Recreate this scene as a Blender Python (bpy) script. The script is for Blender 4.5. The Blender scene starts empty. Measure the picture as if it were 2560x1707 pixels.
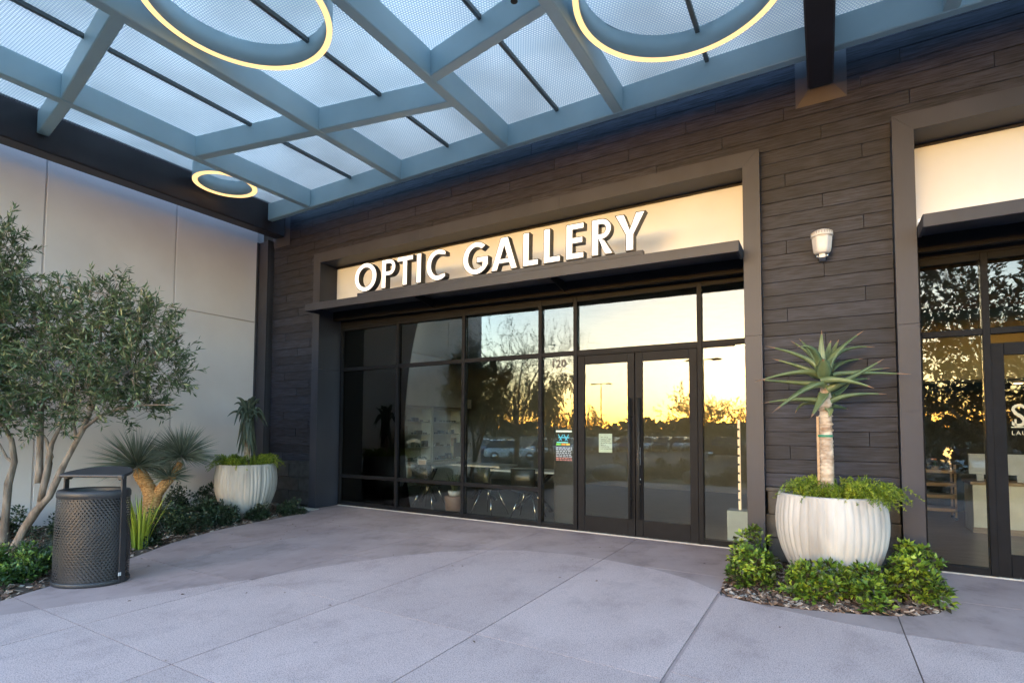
import bpy, bmesh, math, random
import numpy as np
from mathutils import Vector, Matrix
from mathutils.geometry import tessellate_polygon

S = bpy.context.scene
COL = S.collection
PI = math.pi
random.seed(7)
RNG = np.random.default_rng(11)

# ------------------------------------------------------------------ camera
def make_camera():
    yaw, pitch, roll = (math.radians(a) for a in (-30.425, 2.683, 0.280))
    F = Vector((math.sin(yaw)*math.cos(pitch), math.cos(yaw)*math.cos(pitch), math.sin(pitch)))
    R = Vector((math.cos(yaw), -math.sin(yaw), 0)); U = R.cross(F)
    R2 = math.cos(roll)*R + math.sin(roll)*U; U2 = -math.sin(roll)*R + math.cos(roll)*U
    cd = bpy.data.cameras.new('camera'); cam = bpy.data.objects.new('camera', cd); COL.objects.link(cam)
    m = Matrix((R2, U2, -F)).transposed().to_4x4(); m.translation = (0, -7.274, 1.5)
    cam.matrix_world = m
    cd.sensor_width = 36; cd.lens = 1329.9/2560*36; cd.shift_y = 0.0600
    cd.clip_start = 0.05; cd.clip_end = 3000
    S.camera = cam
make_camera()

# ------------------------------------------------------------------ sky, sun, exposure
EXPO = 4.45
SUN_EL, SUN_AZ = math.radians(3.0), math.radians(187.2)      # azimuth clockwise from +Y
W = bpy.data.worlds.new('World'); S.world = W; W.use_nodes = True
wn = W.node_tree.nodes; wl = W.node_tree.links
sky = wn.new('ShaderNodeTexSky'); sky.sky_type = 'NISHITA'; sky.sun_disc = False
sky.sun_elevation = SUN_EL; sky.sun_rotation = SUN_AZ
sky.air_density = 1.0; sky.dust_density = 0.6; sky.ozone_density = 2.3
wl.new(sky.outputs[0], wn['Background'].inputs[0]); wn['Background'].inputs[1].default_value = 0.15
sl = bpy.data.lights.new('sun', 'SUN'); sl.energy = 0.0004; sl.angle = math.radians(6); sl.color = (1.0, 0.80, 0.62)
so = bpy.data.objects.new('sun', sl); COL.objects.link(so)
sd = Vector((math.sin(SUN_AZ)*math.cos(SUN_EL), math.cos(SUN_AZ)*math.cos(SUN_EL), math.sin(SUN_EL)))
so.rotation_euler = sd.to_track_quat('Z', 'Y').to_euler(); so.location = (-2, -40, 10)
S.view_settings.view_transform = 'Standard'; S.view_settings.look = 'None'
S.view_settings.exposure = EXPO; S.view_settings.gamma = 1.0
S.cycles.transparent_max_bounces = 16; S.cycles.max_bounces = 10
S.cycles.sample_clamp_indirect = 6.0
S.cycles.caustics_reflective = False; S.cycles.caustics_refractive = False
EM = 1.0/2**EXPO                                             # emission of 1.0 shows as white

# ------------------------------------------------------------------ object helpers
def tag(o, label=None, cat=None, group=None, kind=None):
    if label: o['label'] = label
    if cat: o['category'] = cat
    if group: o['group'] = group
    if kind: o['kind'] = kind
    return o
def thing(name, label, cat, loc=(0,0,0), rz=0.0, group=None):
    o = bpy.data.objects.new(name, None); COL.objects.link(o); o.empty_display_size = 0.1
    o.location = loc; o.rotation_euler = (0,0,rz)
    return tag(o, label, cat, group)
def link(name, me, parent=None, loc=(0,0,0)):
    o = bpy.data.objects.new(name, me); COL.objects.link(o); o.parent = parent; o.location = loc
    return o
def copy_tree(o, parent=None):
    c = o.copy(); COL.objects.link(c); c.parent = parent
    for ch in list(o.children):
        copy_tree(ch, c)
    return c
class MB:
    def __init__(s): s.v = []; s.f = []; s.sm = []
    def add(s, vs, fs, smooth=False):
        n = len(s.v); s.v += [tuple(p) for p in vs]
        for f in fs: s.f.append(tuple(i+n for i in f)); s.sm.append(smooth)
        return s
    def box(s, x0, x1, y0, y1, z0, z1, c=0.0, m=None):
        if x0 > x1: x0, x1 = x1, x0
        if y0 > y1: y0, y1 = y1, y0
        if z0 > z1: z0, z1 = z1, z0
        if c <= 0:
            vs = [(x,y,z) for x in (x0,x1) for y in (y0,y1) for z in (z0,z1)]
            fs = [(0,1,3,2),(4,6,7,5),(0,4,5,1),(2,3,7,6),(0,2,6,4),(1,5,7,3)]
        else:
            c = min(c, (x1-x0)*.45, (y1-y0)*.45, (z1-z0)*.45)
            vs = []; idx = {}
            X = (x0,x1); Y = (y0,y1); Z = (z0,z1)
            for i in (0,1):
                for j in (0,1):
                    for k in (0,1):
                        p = (X[i],Y[j],Z[k]); d = (c*(1-2*i), c*(1-2*j), c*(1-2*k))
                        for a in range(3):
                            q = [p[b] + (d[b] if b != a else 0) for b in range(3)]
                            idx[i,j,k,a] = len(vs); vs.append(tuple(q))
            fs = []
            for a in range(3):
                b, e = (a+1)%3, (a+2)%3
                for sgn in (0,1):
                    loop = []
                    for (p,q) in ((0,0),(1,0),(1,1),(0,1)):
                        t = [0,0,0]; t[a] = sgn; t[b] = p; t[e] = q; loop.append(idx[t[0],t[1],t[2],a])
                    fs.append(tuple(loop if sgn else loop[::-1]))
            for a in range(3):          # edges along axis a
                b, e = (a+1)%3, (a+2)%3
                for p in (0,1):
                    for q in (0,1):
                        t0 = [0,0,0]; t0[b] = p; t0[e] = q; t1 = list(t0); t1[a] = 1
                        loop = [idx[(*t0,b)], idx[(*t1,b)], idx[(*t1,e)], idx[(*t0,e)]]
                        fs.append(tuple(loop if (p != q) else loop[::-1]))
            for i in (0,1):
                for j in (0,1):
                    for k in (0,1):
                        loop = [idx[i,j,k,0], idx[i,j,k,1], idx[i,j,k,2]]
                        fs.append(tuple(loop if (i+j+k) % 2 else loop[::-1]))
        if m is not None: vs = [m @ Vector(p) for p in vs]
        return s.add(vs, fs)
    def tube(s, pts, rad, n=8, cap=True, smooth=True):
        pts = [Vector(p) for p in pts]
        if not hasattr(rad, '__len__'): rad = [rad]*len(pts)
        vs = []; fs = []; ref = None
        for i, p in enumerate(pts):
            t = (pts[min(i+1,len(pts)-1)] - pts[max(i-1,0)]).normalized()
            if ref is None: ref = Vector((0,0,1)) if abs(t.z) < .9 else Vector((1,0,0))
            u = t.cross(ref).normalized(); w = t.cross(u); ref = -w if False else ref
            for k in range(n):
                a = 2*PI*k/n; vs.append(p + rad[i]*(math.cos(a)*u + math.sin(a)*w))
        for i in range(len(pts)-1):
            for k in range(n):
                fs.append((i*n+k, i*n+(k+1)%n, (i+1)*n+(k+1)%n, (i+1)*n+k))
        if cap: fs += [tuple(range(n))[::-1], tuple(range((len(pts)-1)*n, len(pts)*n))]
        return s.add(vs, fs, smooth)
    def lathe(s, prof, n=48, c=(0,0,0), rf=None, smooth=True, cap=False):
        vs = []; fs = []
        for (r, z) in prof:
            for k in range(n):
                a = 2*PI*k/n; q = r*(rf(a,z) if rf else 1)
                vs.append((c[0]+q*math.cos(a), c[1]+q*math.sin(a), c[2]+z))
        for i in range(len(prof)-1):
            for k in range(n):
                fs.append((i*n+k, i*n+(k+1)%n, (i+1)*n+(k+1)%n, (i+1)*n+k))
        if cap: fs += [tuple(range(n))[::-1], tuple(range((len(prof)-1)*n, len(prof)*n))]
        return s.add(vs, fs, smooth)
    def mesh(s, name, mat):
        me = bpy.data.meshes.new(name); me.from_pydata(s.v, [], s.f)
        if mat: me.materials.append(mat)
        if any(s.sm): me.polygons.foreach_set('use_smooth', s.sm)
        me.update(); return me
    def build(s, name, mat, parent=None, loc=(0,0,0)):
        return link(name, s.mesh(name, mat), parent, loc)
def cbox(name, mat, parent, x0, x1, y0, y1, z0, z1, c=0.004):
    return MB().box(x0,x1,y0,y1,z0,z1,c).build(name, mat, parent)
def prism(contours, y0, y1):
    """2D contours (x,z), outer ccw + holes cw, extruded from y0 (front) to y1 (back)."""
    pts = [p for c in contours for p in c]
    tri = tessellate_polygon([[Vector((p[0],p[1],0)) for p in c] for c in contours])
    n = len(pts); b = MB()
    vs = [(p[0],y0,p[1]) for p in pts] + [(p[0],y1,p[1]) for p in pts]
    fs = []
    for t in tri:
        a, q, r = (Vector((*pts[i],0)) for i in t)
        if (q-a).cross(r-a).z < 0: t = t[::-1]
        fs.append(tuple(t)); fs.append(tuple(i+n for i in t[::-1]))
    o = 0
    for c in contours:
        m = len(c)
        for i in range(m):
            j = (i+1) % m; fs.append((o+j, o+i, o+i+n, o+j+n))
        o += m
    return b.add(vs, fs)
def flat_poly(pts, z0, z1):
    b = prism([pts], z1, z0)          # in (x, z) -> remap to ground
    b.v = [(x, z, y) for (x, y, z) in b.v]
    b.f = [f[::-1] for f in b.f]
    return b
def text_mesh(txt, size, mat, name, ext=0.001, space=1.0, align='LEFT', ls=1.0, bold=0.0):
    cu = bpy.data.curves.new(name, 'FONT'); cu.body = txt; cu.size = size; cu.extrude = ext
    cu.space_character = space; cu.align_x = align; cu.space_line = ls; cu.resolution_u = 3; cu.offset = bold
    o = bpy.data.objects.new(name, cu); COL.objects.link(o)
    dg = bpy.context.evaluated_depsgraph_get(); me = bpy.data.meshes.new_from_object(o.evaluated_get(dg))
    bpy.data.objects.remove(o); bpy.data.curves.remove(cu)
    me.name = name; me.materials.clear(); me.materials.append(mat)
    return me

# ------------------------------------------------------------------ materials
def newmat(name):
    m = bpy.data.materials.new(name); m.use_nodes = True
    nt = m.node_tree; return m, nt.nodes, nt.links, nt.nodes['Principled BSDF']
def setp(p, **k):
    for n, v in k.items():
        if n in p.inputs: p.inputs[n].default_value = v
def c4(c): return (c[0], c[1], c[2], 1.0)
def noise_mat(name, c0, c1, scale=8.0, stretch=(1,1,1), rough=0.6, metal=0.0, detail=6.0, bump=0.0, bscale=None, spec=0.5, rvar=0.0, lo=.35, hi=.65):
    m, n, l, p = newmat(name)
    tc = n.new('ShaderNodeTexCoord'); mp = n.new('ShaderNodeMapping'); mp.inputs['Scale'].default_value = stretch
    l.new(tc.outputs['Object'], mp.inputs[0])
    nz = n.new('ShaderNodeTexNoise'); nz.inputs['Scale'].default_value = scale; nz.inputs['Detail'].default_value = detail
    l.new(mp.outputs[0], nz.inputs[0])
    cr = n.new('ShaderNodeValToRGB'); cr.color_ramp.elements[0].color = c4(c0); cr.color_ramp.elements[1].color = c4(c1)
    cr.color_ramp.elements[0].position = lo; cr.color_ramp.elements[1].position = hi
    l.new(nz.outputs[0], cr.inputs[0]); l.new(cr.outputs[0], p.inputs['Base Color'])
    setp(p, Roughness=rough, Metallic=metal); p.inputs['Specular IOR Level'].default_value = spec
    if rvar:
        mr = n.new('ShaderNodeMapRange'); mr.inputs[3].default_value = rough-rvar; mr.inputs[4].default_value = rough+rvar
        l.new(nz.outputs[0], mr.inputs[0]); l.new(mr.outputs[0], p.inputs['Roughness'])
    if bump:
        bz = nz
        if bscale:
            bz = n.new('ShaderNodeTexNoise'); bz.inputs['Scale'].default_value = bscale; bz.inputs['Detail'].default_value = 4; l.new(mp.outputs[0], bz.inputs[0])
        bp = n.new('ShaderNodeBump'); bp.inputs['Strength'].default_value = bump; bp.inputs['Distance'].default_value = 0.01
        l.new(bz.outputs[0], bp.inputs['Height']); l.new(bp.outputs[0], p.inputs['Normal'])
    return m
def plain(name, c, rough=0.5, metal=0.0, spec=0.5):
    return noise_mat(name, [x*.92 for x in c], [min(1,x*1.06) for x in c], 5.0, rough=rough, metal=metal, spec=spec)
def emit(name, c, s):
    m, n, l, p = newmat(name); setp(p, **{'Base Color': c4(c), 'Emission Color': c4(c), 'Emission Strength': s*EM}); return m
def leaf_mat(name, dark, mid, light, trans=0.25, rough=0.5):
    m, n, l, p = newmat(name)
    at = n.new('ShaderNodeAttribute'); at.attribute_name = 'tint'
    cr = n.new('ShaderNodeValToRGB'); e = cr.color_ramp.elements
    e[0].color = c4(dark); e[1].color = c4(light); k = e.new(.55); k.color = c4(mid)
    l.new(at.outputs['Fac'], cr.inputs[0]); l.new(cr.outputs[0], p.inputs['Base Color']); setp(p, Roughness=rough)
    tr = n.new('ShaderNodeBsdfTranslucent'); l.new(cr.outputs[0], tr.inputs[0])
    mx = n.new('ShaderNodeMixShader'); mx.inputs[0].default_value = trans
    l.new(p.outputs[0], mx.inputs[1]); l.new(tr.outputs[0], mx.inputs[2]); l.new(mx.outputs[0], n['Material Output'].inputs[0])
    return m
def glass_mat(name, tint, r0):
    m, n, l, p = newmat(name); n.remove(p)
    tr = n.new('ShaderNodeBsdfTransparent'); tr.inputs[0].default_value = c4(tint)
    gl = n.new('ShaderNodeBsdfGlossy'); gl.inputs['Roughness'].default_value = 0.0; gl.inputs[0].default_value = (.97,.99,.98,1)
    oi = n.new('ShaderNodeObjectInfo'); tc = n.new('ShaderNodeTexCoord'); vm = n.new('ShaderNodeVectorMath'); vm.operation = 'ADD'
    l.new(tc.outputs['Object'], vm.inputs[0]); l.new(oi.outputs['Location'], vm.inputs[1])
    gz = n.new('ShaderNodeTexNoise'); gz.inputs['Scale'].default_value = 1.6; gz.inputs['Detail'].default_value = 1.0; l.new(vm.outputs[0], gz.inputs[0])
    gb = n.new('ShaderNodeBump'); gb.inputs['Strength'].default_value = .05; gb.inputs['Distance'].default_value = .0009; l.new(gz.outputs[0], gb.inputs['Height']); l.new(gb.outputs[0], gl.inputs['Normal'])
    fr = n.new('ShaderNodeFresnel'); fr.inputs[0].default_value = 1.5
    mr = n.new('ShaderNodeMapRange'); mr.inputs[1].default_value = 0.04; mr.inputs[2].default_value = 1.0
    mr.inputs[3].default_value = r0; mr.inputs[4].default_value = 1.0
    l.new(fr.outputs[0], mr.inputs[0])
    mx = n.new('ShaderNodeMixShader'); l.new(mr.outputs[0], mx.inputs[0]); l.new(tr.outputs[0], mx.inputs[1]); l.new(gl.outputs[0], mx.inputs[2])
    l.new(mx.outputs[0], n['Material Output'].inputs[0]); return m
def plank_mat():
    m, n, l, p = newmat('charcoal_wood_grain_cladding')
    tc = n.new('ShaderNodeTexCoord'); oi = n.new('ShaderNodeObjectInfo')
    ad = n.new('ShaderNodeVectorMath'); ad.operation = 'ADD'
    sc = n.new('ShaderNodeVectorMath'); sc.operation = 'SCALE'; sc.inputs['Scale'].default_value = 37.0
    cb = n.new('ShaderNodeCombineXYZ'); l.new(oi.outputs['Random'], cb.inputs[0]); l.new(oi.outputs['Random'], cb.inputs[2])
    l.new(cb.outputs[0], sc.inputs[0]); l.new(tc.outputs['Object'], ad.inputs[0]); l.new(sc.outputs[0], ad.inputs[1])
    mp = n.new('ShaderNodeMapping'); mp.inputs['Scale'].default_value = (4.0, 4.0, 60.0); l.new(ad.outputs[0], mp.inputs[0])
    nz = n.new('ShaderNodeTexNoise'); nz.inputs['Scale'].default_value = 1.0; nz.inputs['Detail'].default_value = 8; nz.inputs['Roughness'].default_value = .65
    l.new(mp.outputs[0], nz.inputs[0])
    cr = n.new('ShaderNodeValToRGB'); cr.color_ramp.elements[0].color = (.0052,.0060,.0098,1); cr.color_ramp.elements[1].color = (.033,.0372,.059,1)
    cr.color_ramp.elements[0].position = .38; cr.color_ramp.elements[1].position = .66
    l.new(nz.outputs[0], cr.inputs[0])
    hs = n.new('ShaderNodeHueSaturation'); mr = n.new('ShaderNodeMapRange'); mr.inputs[3].default_value = .72; mr.inputs[4].default_value = 1.28
    l.new(oi.outputs['Random'], mr.inputs[0]); l.new(mr.outputs[0], hs.inputs['Value']); l.new(cr.outputs[0], hs.inputs['Color'])
    l.new(hs.outputs[0], p.inputs['Base Color']); setp(p, Roughness=.6); p.inputs['Specular IOR Level'].default_value = .3
    bp = n.new('ShaderNodeBump'); bp.inputs['Strength'].default_value = .35; bp.inputs['Distance'].default_value = .004
    l.new(nz.outputs[0], bp.inputs['Height']); l.new(bp.outputs[0], p.inputs['Normal'])
    return m
def perforated_mat():
    m, n, l, p = newmat('perforated_sheet')
    tc = n.new('ShaderNodeTexCoord'); a = 0.032
    def cell(off):
        mp = n.new('ShaderNodeMapping'); mp.inputs['Scale'].default_value = (1/a, 1/(a*1.7320508), 0); mp.inputs['Location'].default_value = (off, off, 0)
        l.new(tc.outputs['Object'], mp.inputs[0])
        fr = n.new('ShaderNodeVectorMath'); fr.operation = 'FRACTION'; l.new(mp.outputs[0], fr.inputs[0])
        sb = n.new('ShaderNodeVectorMath'); sb.operation = 'SUBTRACT'; sb.inputs[1].default_value = (.5,.5,0); l.new(fr.outputs[0], sb.inputs[0])
        ml = n.new('ShaderNodeVectorMath'); ml.operation = 'MULTIPLY'; ml.inputs[1].default_value = (1,1.7320508,0); l.new(sb.outputs[0], ml.inputs[0])
        ln = n.new('ShaderNodeVectorMath'); ln.operation = 'LENGTH'; l.new(ml.outputs[0], ln.inputs[0]); return ln
    c0, c1 = cell(0.0), cell(0.5)
    mn = n.new('ShaderNodeMath'); mn.operation = 'MINIMUM'; l.new(c0.outputs['Value'], mn.inputs[0]); l.new(c1.outputs['Value'], mn.inputs[1])
    lt = n.new('ShaderNodeMath'); lt.operation = 'LESS_THAN'; lt.inputs[1].default_value = 0.36; l.new(mn.outputs[0], lt.inputs[0])
    setp(p, Roughness=.45); p.inputs['Base Color'].default_value = (.34,.37,.42,1)
    tr = n.new('ShaderNodeBsdfTransparent'); mx = n.new('ShaderNodeMixShader')
    l.new(lt.outputs[0], mx.inputs[0]); l.new(p.outputs[0], mx.inputs[1]); l.new(tr.outputs[0], mx.inputs[2]); l.new(mx.outputs[0], n['Material Output'].inputs[0])
    return m
def concrete_mat(name, c0, c1, speck=None, fine=220.0):
    m, n, l, p = newmat(name)
    tc = n.new('ShaderNodeTexCoord')
    n1 = n.new('ShaderNodeTexNoise'); n1.inputs['Scale'].default_value = 1.3; n1.inputs['Detail'].default_value = 7; n1.inputs['Roughness'].default_value = .6
    mp = n.new('ShaderNodeMapping'); mp.inputs['Scale'].default_value = (1.0,.7,1); l.new(tc.outputs['Object'], mp.inputs[0]); l.new(mp.outputs[0], n1.inputs[0])
    cr = n.new('ShaderNodeValToRGB'); cr.color_ramp.elements[0].color = c4(c0); cr.color_ramp.elements[1].color = c4(c1)
    cr.color_ramp.elements[0].position = .32; cr.color_ramp.elements[1].position = .68; l.new(n1.outputs[0], cr.inputs[0])
    n2 = n.new('ShaderNodeTexNoise'); n2.inputs['Scale'].default_value = fine; n2.inputs['Detail'].default_value = 3; l.new(tc.outputs['Object'], n2.inputs[0])
    col = cr.outputs[0]
    oi = n.new('ShaderNodeObjectInfo'); hs = n.new('ShaderNodeHueSaturation'); mr = n.new('ShaderNodeMapRange'); mr.inputs[3].default_value = .94; mr.inputs[4].default_value = 1.05
    l.new(oi.outputs['Random'], mr.inputs[0]); l.new(mr.outputs[0], hs.inputs['Value']); l.new(col, hs.inputs['Color']); col = hs.outputs[0]
    mx = n.new('ShaderNodeMixRGB'); mx.blend_type = 'MULTIPLY'; mx.inputs[0].default_value = 1.0
    c2 = n.new('ShaderNodeValToRGB'); lo = speck if speck else .88
    c2.color_ramp.elements[0].color = (lo,lo,lo,1); c2.color_ramp.elements[1].color = (1.08,1.08,1.08,1)
    c2.color_ramp.elements[0].position = .36 if speck else .3; c2.color_ramp.elements[1].position = .56
    l.new(n2.outputs[0], c2.inputs[0]); l.new(col, mx.inputs[1]); l.new(c2.outputs[0], mx.inputs[2]); col = mx.outputs[0]
    # scattered darker stains
    n3 = n.new('ShaderNodeTexNoise'); n3.inputs['Scale'].default_value = 2.7; n3.inputs['Detail'].default_value = 9; n3.inputs['Roughness'].default_value = .72
    l.new(mp.outputs[0], n3.inputs[0]); c3 = n.new('ShaderNodeValToRGB'); c3.color_ramp.elements[0].color = (.80,.795,.80,1) if speck else (.68,.67,.68,1); c3.color_ramp.elements[1].color = (1,1,1,1)
    c3.color_ramp.elements[0].position = .36; c3.color_ramp.elements[1].position = .50; l.new(n3.outputs[0], c3.inputs[0])
    m3 = n.new('ShaderNodeMixRGB'); m3.blend_type = 'MULTIPLY'; m3.inputs[0].default_value = .8; l.new(col, m3.inputs[1]); l.new(c3.outputs[0], m3.inputs[2])
    vo = n.new('ShaderNodeTexVoronoi'); vo.inputs['Scale'].default_value = 1.5; l.new(tc.outputs['Object'], vo.inputs['Vector'])
    ls = n.new('ShaderNodeMath'); ls.operation = 'LESS_THAN'; ls.inputs[1].default_value = .026; l.new(vo.outputs['Distance'], ls.inputs[0])
    lf = n.new('ShaderNodeMath'); lf.operation = 'MULTIPLY'; lf.inputs[1].default_value = .35; l.new(ls.outputs[0], lf.inputs[0])
    m4 = n.new('ShaderNodeMixRGB'); m4.inputs[2].default_value = (.09,.085,.085,1); l.new(lf.outputs[0], m4.inputs[0]); l.new(m3.outputs[0], m4.inputs[1]); m3 = m4
    l.new(m3.outputs[0], p.inputs['Base Color']); setp(p, Roughness=.62 if not speck else .8)
    bp = n.new('ShaderNodeBump'); bp.inputs['Strength'].default_value = .5 if speck else .12; bp.inputs['Distance'].default_value = .003
    l.new(n2.outputs[0], bp.inputs['Height']); l.new(bp.outputs[0], p.inputs['Normal']); return m

def milky_mat():
    m, n, l, p = newmat('milky_weathered_polycarbonate'); n.remove(p)
    tc = n.new('ShaderNodeTexCoord'); nz = n.new('ShaderNodeTexNoise'); nz.inputs['Scale'].default_value = 1.1; nz.inputs['Detail'].default_value = 5; l.new(tc.outputs['Object'], nz.inputs[0])
    cr = n.new('ShaderNodeValToRGB'); cr.color_ramp.elements[0].color = (.76,.70,.64,1); cr.color_ramp.elements[1].color = (1.0,.92,.85,1); cr.color_ramp.elements[0].position = .35; cr.color_ramp.elements[1].position = .60
    l.new(nz.outputs[0], cr.inputs[0])
    tr = n.new('ShaderNodeBsdfTransparent'); tl = n.new('ShaderNodeBsdfTranslucent'); l.new(cr.outputs[0], tl.inputs[0])
    mx = n.new('ShaderNodeMixShader'); mx.inputs[0].default_value = .80; l.new(tr.outputs[0], mx.inputs[1]); l.new(tl.outputs[0], mx.inputs[2]); l.new(mx.outputs[0], n['Material Output'].inputs[0]); return m
M = {}
M['plank'] = plank_mat()
M['block'] = noise_mat('charcoal_stone_block', (.022,.022,.024), (.05,.05,.052), 9, rough=.6, bump=.3, bscale=60)
M['bronze'] = noise_mat('dark_bronze_metal', (.0225,.0255,.0385), (.0315,.0352,.0520), 2.2, (1,1,.35), rough=.46, metal=.0, rvar=.06, spec=.35)
M['beamdark'] = noise_mat('dark_bronze_steel', (.030,.029,.037), (.040,.039,.049), 2.0, rough=.42, metal=.0, rvar=.05, spec=.35)
M['plate'] = noise_mat('bronze_wall_plate', (.046,.046,.056), (.058,.058,.070), 2.2, rough=.45, spec=.35)
M['mullion'] = noise_mat('black_bronze_aluminium', (.0070,.0078,.0105), (.0100,.0112,.0150), 4, rough=.5, spec=.10)
M['blue'] = noise_mat('pale_blue_paint', (.40,.56,.635), (.45,.61,.68), 1.7, rough=.42, rvar=.05)
M['perf'] = perforated_mat()
M['led'] = emit('warm_led_diffuser', (1.0,.58,.23), 1.9)
M['striplight'] = emit('warm_led_strip', (1.0,.86,.68), 2.0)
M['signpanel'] = noise_mat('cream_sign_panel', (.53,.57,.66), (.59,.63,.72), 1.2, rough=.5)
M['letterface'] = emit('lit_letter_face', (1.0,.97,.94), 0.95)
M['letterside'] = plain('dark_letter_return', (.035,.033,.032), .4)
M['wallpaint'] = noise_mat('beige_painted_concrete', (.75,.645,.625), (.82,.715,.695), 1.1, rough=.72, bump=.06, bscale=120)
M['smooth'] = concrete_mat('smooth_grey_concrete', (.315,.226,.216), (.435,.322,.310))
M['aggr'] = concrete_mat('exposed_aggregate_concrete', (.535,.392,.372), (.62,.462,.44), speck=.58, fine=140.0)
M['joint'] = plain('joint_filler', (.16,.145,.145), .9)
M['kerb'] = noise_mat('pale_concrete_sill', (.42,.39,.36), (.52,.49,.45), 14, rough=.8, bump=.2, bscale=90)
M['soil'] = noise_mat('dark_soil', (.05,.032,.022), (.11,.075,.055), 18, rough=.95, bump=.6, bscale=40)
M['chips'] = leaf_mat('wood_bark_chips', (.06,.03,.02), (.20,.125,.09), (.48,.40,.34), trans=0.0, rough=.85)
M['asphalt'] = noise_mat('asphalt', (.035,.035,.037), (.065,.064,.064), 12, rough=.85)
M['verge'] = noise_mat('dry_verge', (.09,.08,.04), (.16,.14,.08), 6, rough=.95)
M['pot'] = noise_mat('cast_stone', (.31,.29,.275), (.52,.495,.475), 4.5, (1,1,.25), rough=.8, bump=.15, bscale=70)
M['binmetal'] = noise_mat('charcoal_powder_coat', (.025,.026,.031), (.034,.035,.041), 3, rough=.45, spec=.35)
M['black'] = plain('matt_black', (.012,.012,.012), .6)
M['glass'] = glass_mat('reflective_glazing', (.89,.92,.90), 0.047)
M['bark'] = noise_mat('pale_olive_bark', (.13,.10,.08), (.29,.24,.20), 14, (1,1,.3), rough=.85, bump=.7, bscale=60)
M['olive'] = leaf_mat('olive_leaf', (.020,.036,.014), (.080,.125,.055), (.27,.34,.18), .2, .40)
M['shrubdark'] = leaf_mat('dark_ground_cover_leaf', (.012,.022,.014), (.035,.06,.03), (.085,.13,.06), .15, .4)
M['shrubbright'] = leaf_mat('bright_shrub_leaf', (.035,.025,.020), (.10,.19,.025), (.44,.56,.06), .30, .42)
M['shrubmid'] = leaf_mat('fresh_green_leaf', (.02,.04,.015), (.07,.14,.03), (.22,.34,.06), .22, .42)
M['rosemary'] = leaf_mat('grey_green_leaf', (.03,.045,.03), (.08,.11,.08), (.16,.20,.14), .15, .6)
M['fern'] = leaf_mat('asparagus_fern_leaf', (.08,.13,.010), (.20,.29,.02), (.46,.52,.06), .35, .5)
M['aloe'] = noise_mat('aloe_leaf', (.085,.125,.06), (.16,.20,.09), 6, (1,1,1), rough=.40)
M['aloetip'] = plain('dry_aloe_tip', (.24,.15,.10), .7)
M['aloedark'] = noise_mat('dark_aloe_leaf', (.045,.062,.042), (.075,.095,.06), 6, rough=.4)
M['aloebark'] = noise_mat('papery_aloe_trunk', (.26,.17,.11), (.62,.52,.42), 9, (1,1,2.2), rough=.75, bump=.5, bscale=40)
M['yucca'] = leaf_mat('yucca_blade', (.06,.08,.06), (.17,.215,.18), (.32,.37,.32), .15, .4)
M['yuccabark'] = noise_mat('shaggy_yucca_bark', (.26,.12,.04), (.66,.40,.18), 22, (1,1,2.5), rough=.9, bump=.9, bscale=55)
M['iris'] = leaf_mat('yellow_green_blade', (.09,.13,.012), (.24,.31,.03), (.42,.46,.06), .3, .45)
M['white'] = plain('white_plastic', (.56,.56,.58), .4)
M['wood'] = noise_mat('light_wood', (.34,.22,.13), (.46,.31,.19), 5, (1,1,8), rough=.5)
M['woodfloor'] = noise_mat('wood_plank_floor', (.22,.13,.095), (.42,.26,.19), 3, (1,9,1), rough=.35)
M['chrome'] = plain('chrome', (.75,.75,.75), .12, 1.0)
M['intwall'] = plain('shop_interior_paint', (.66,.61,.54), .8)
M['ceil'] = plain('shop_ceiling', (.22,.20,.18), .9)
M['brownceil'] = plain('brown_ceiling', (.26,.13,.055), .8)
M['shelf'] = plain('cream_shelving', (.78,.74,.64), .55)
M['darkitem'] = plain('dark_eyewear', (.03,.03,.03), .3)
M['chairshell'] = plain('black_chair_shell', (.02,.02,.02), .35)
M['tabletop'] = plain('white_laminate', (.68,.66,.62), .35)
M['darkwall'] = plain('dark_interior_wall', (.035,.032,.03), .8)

# ================================================================== ground
def ground():
    nx, ys = 24, [12, 6, 0, -7.6, -9.5, -12, -15, -18, -24, -40, -80, -160, -320, -700, -1500]
    xs = [-1500,-600,-250,-120,-70,-45,-32,-24,-18,-13,-10.6,-8,-5,-2,1,4,8,13,20,30,45,70,120,250,600,1500]
    def z(y): return -0.06 if y > -9.5 else (-1.15 if y < -15 else -0.06 - 1.09*((-9.5-y)/5.5))
    b = MB(); vs = [(x,y,z(y)) for y in ys for x in xs]; n = len(xs)
    fs = [(j*n+i, (j+1)*n+i, (j+1)*n+i+1, j*n+i+1) for j in range(len(ys)-1) for i in range(n-1)]
    b.add(vs, fs); tag(b.build('ground', M['verge']), kind='structure')
    b = MB().box(-75, 70, -95, -17, -1.145, -1.12); tag(b.build('parking_lot', M['asphalt']), kind='structure')
ground()

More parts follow.
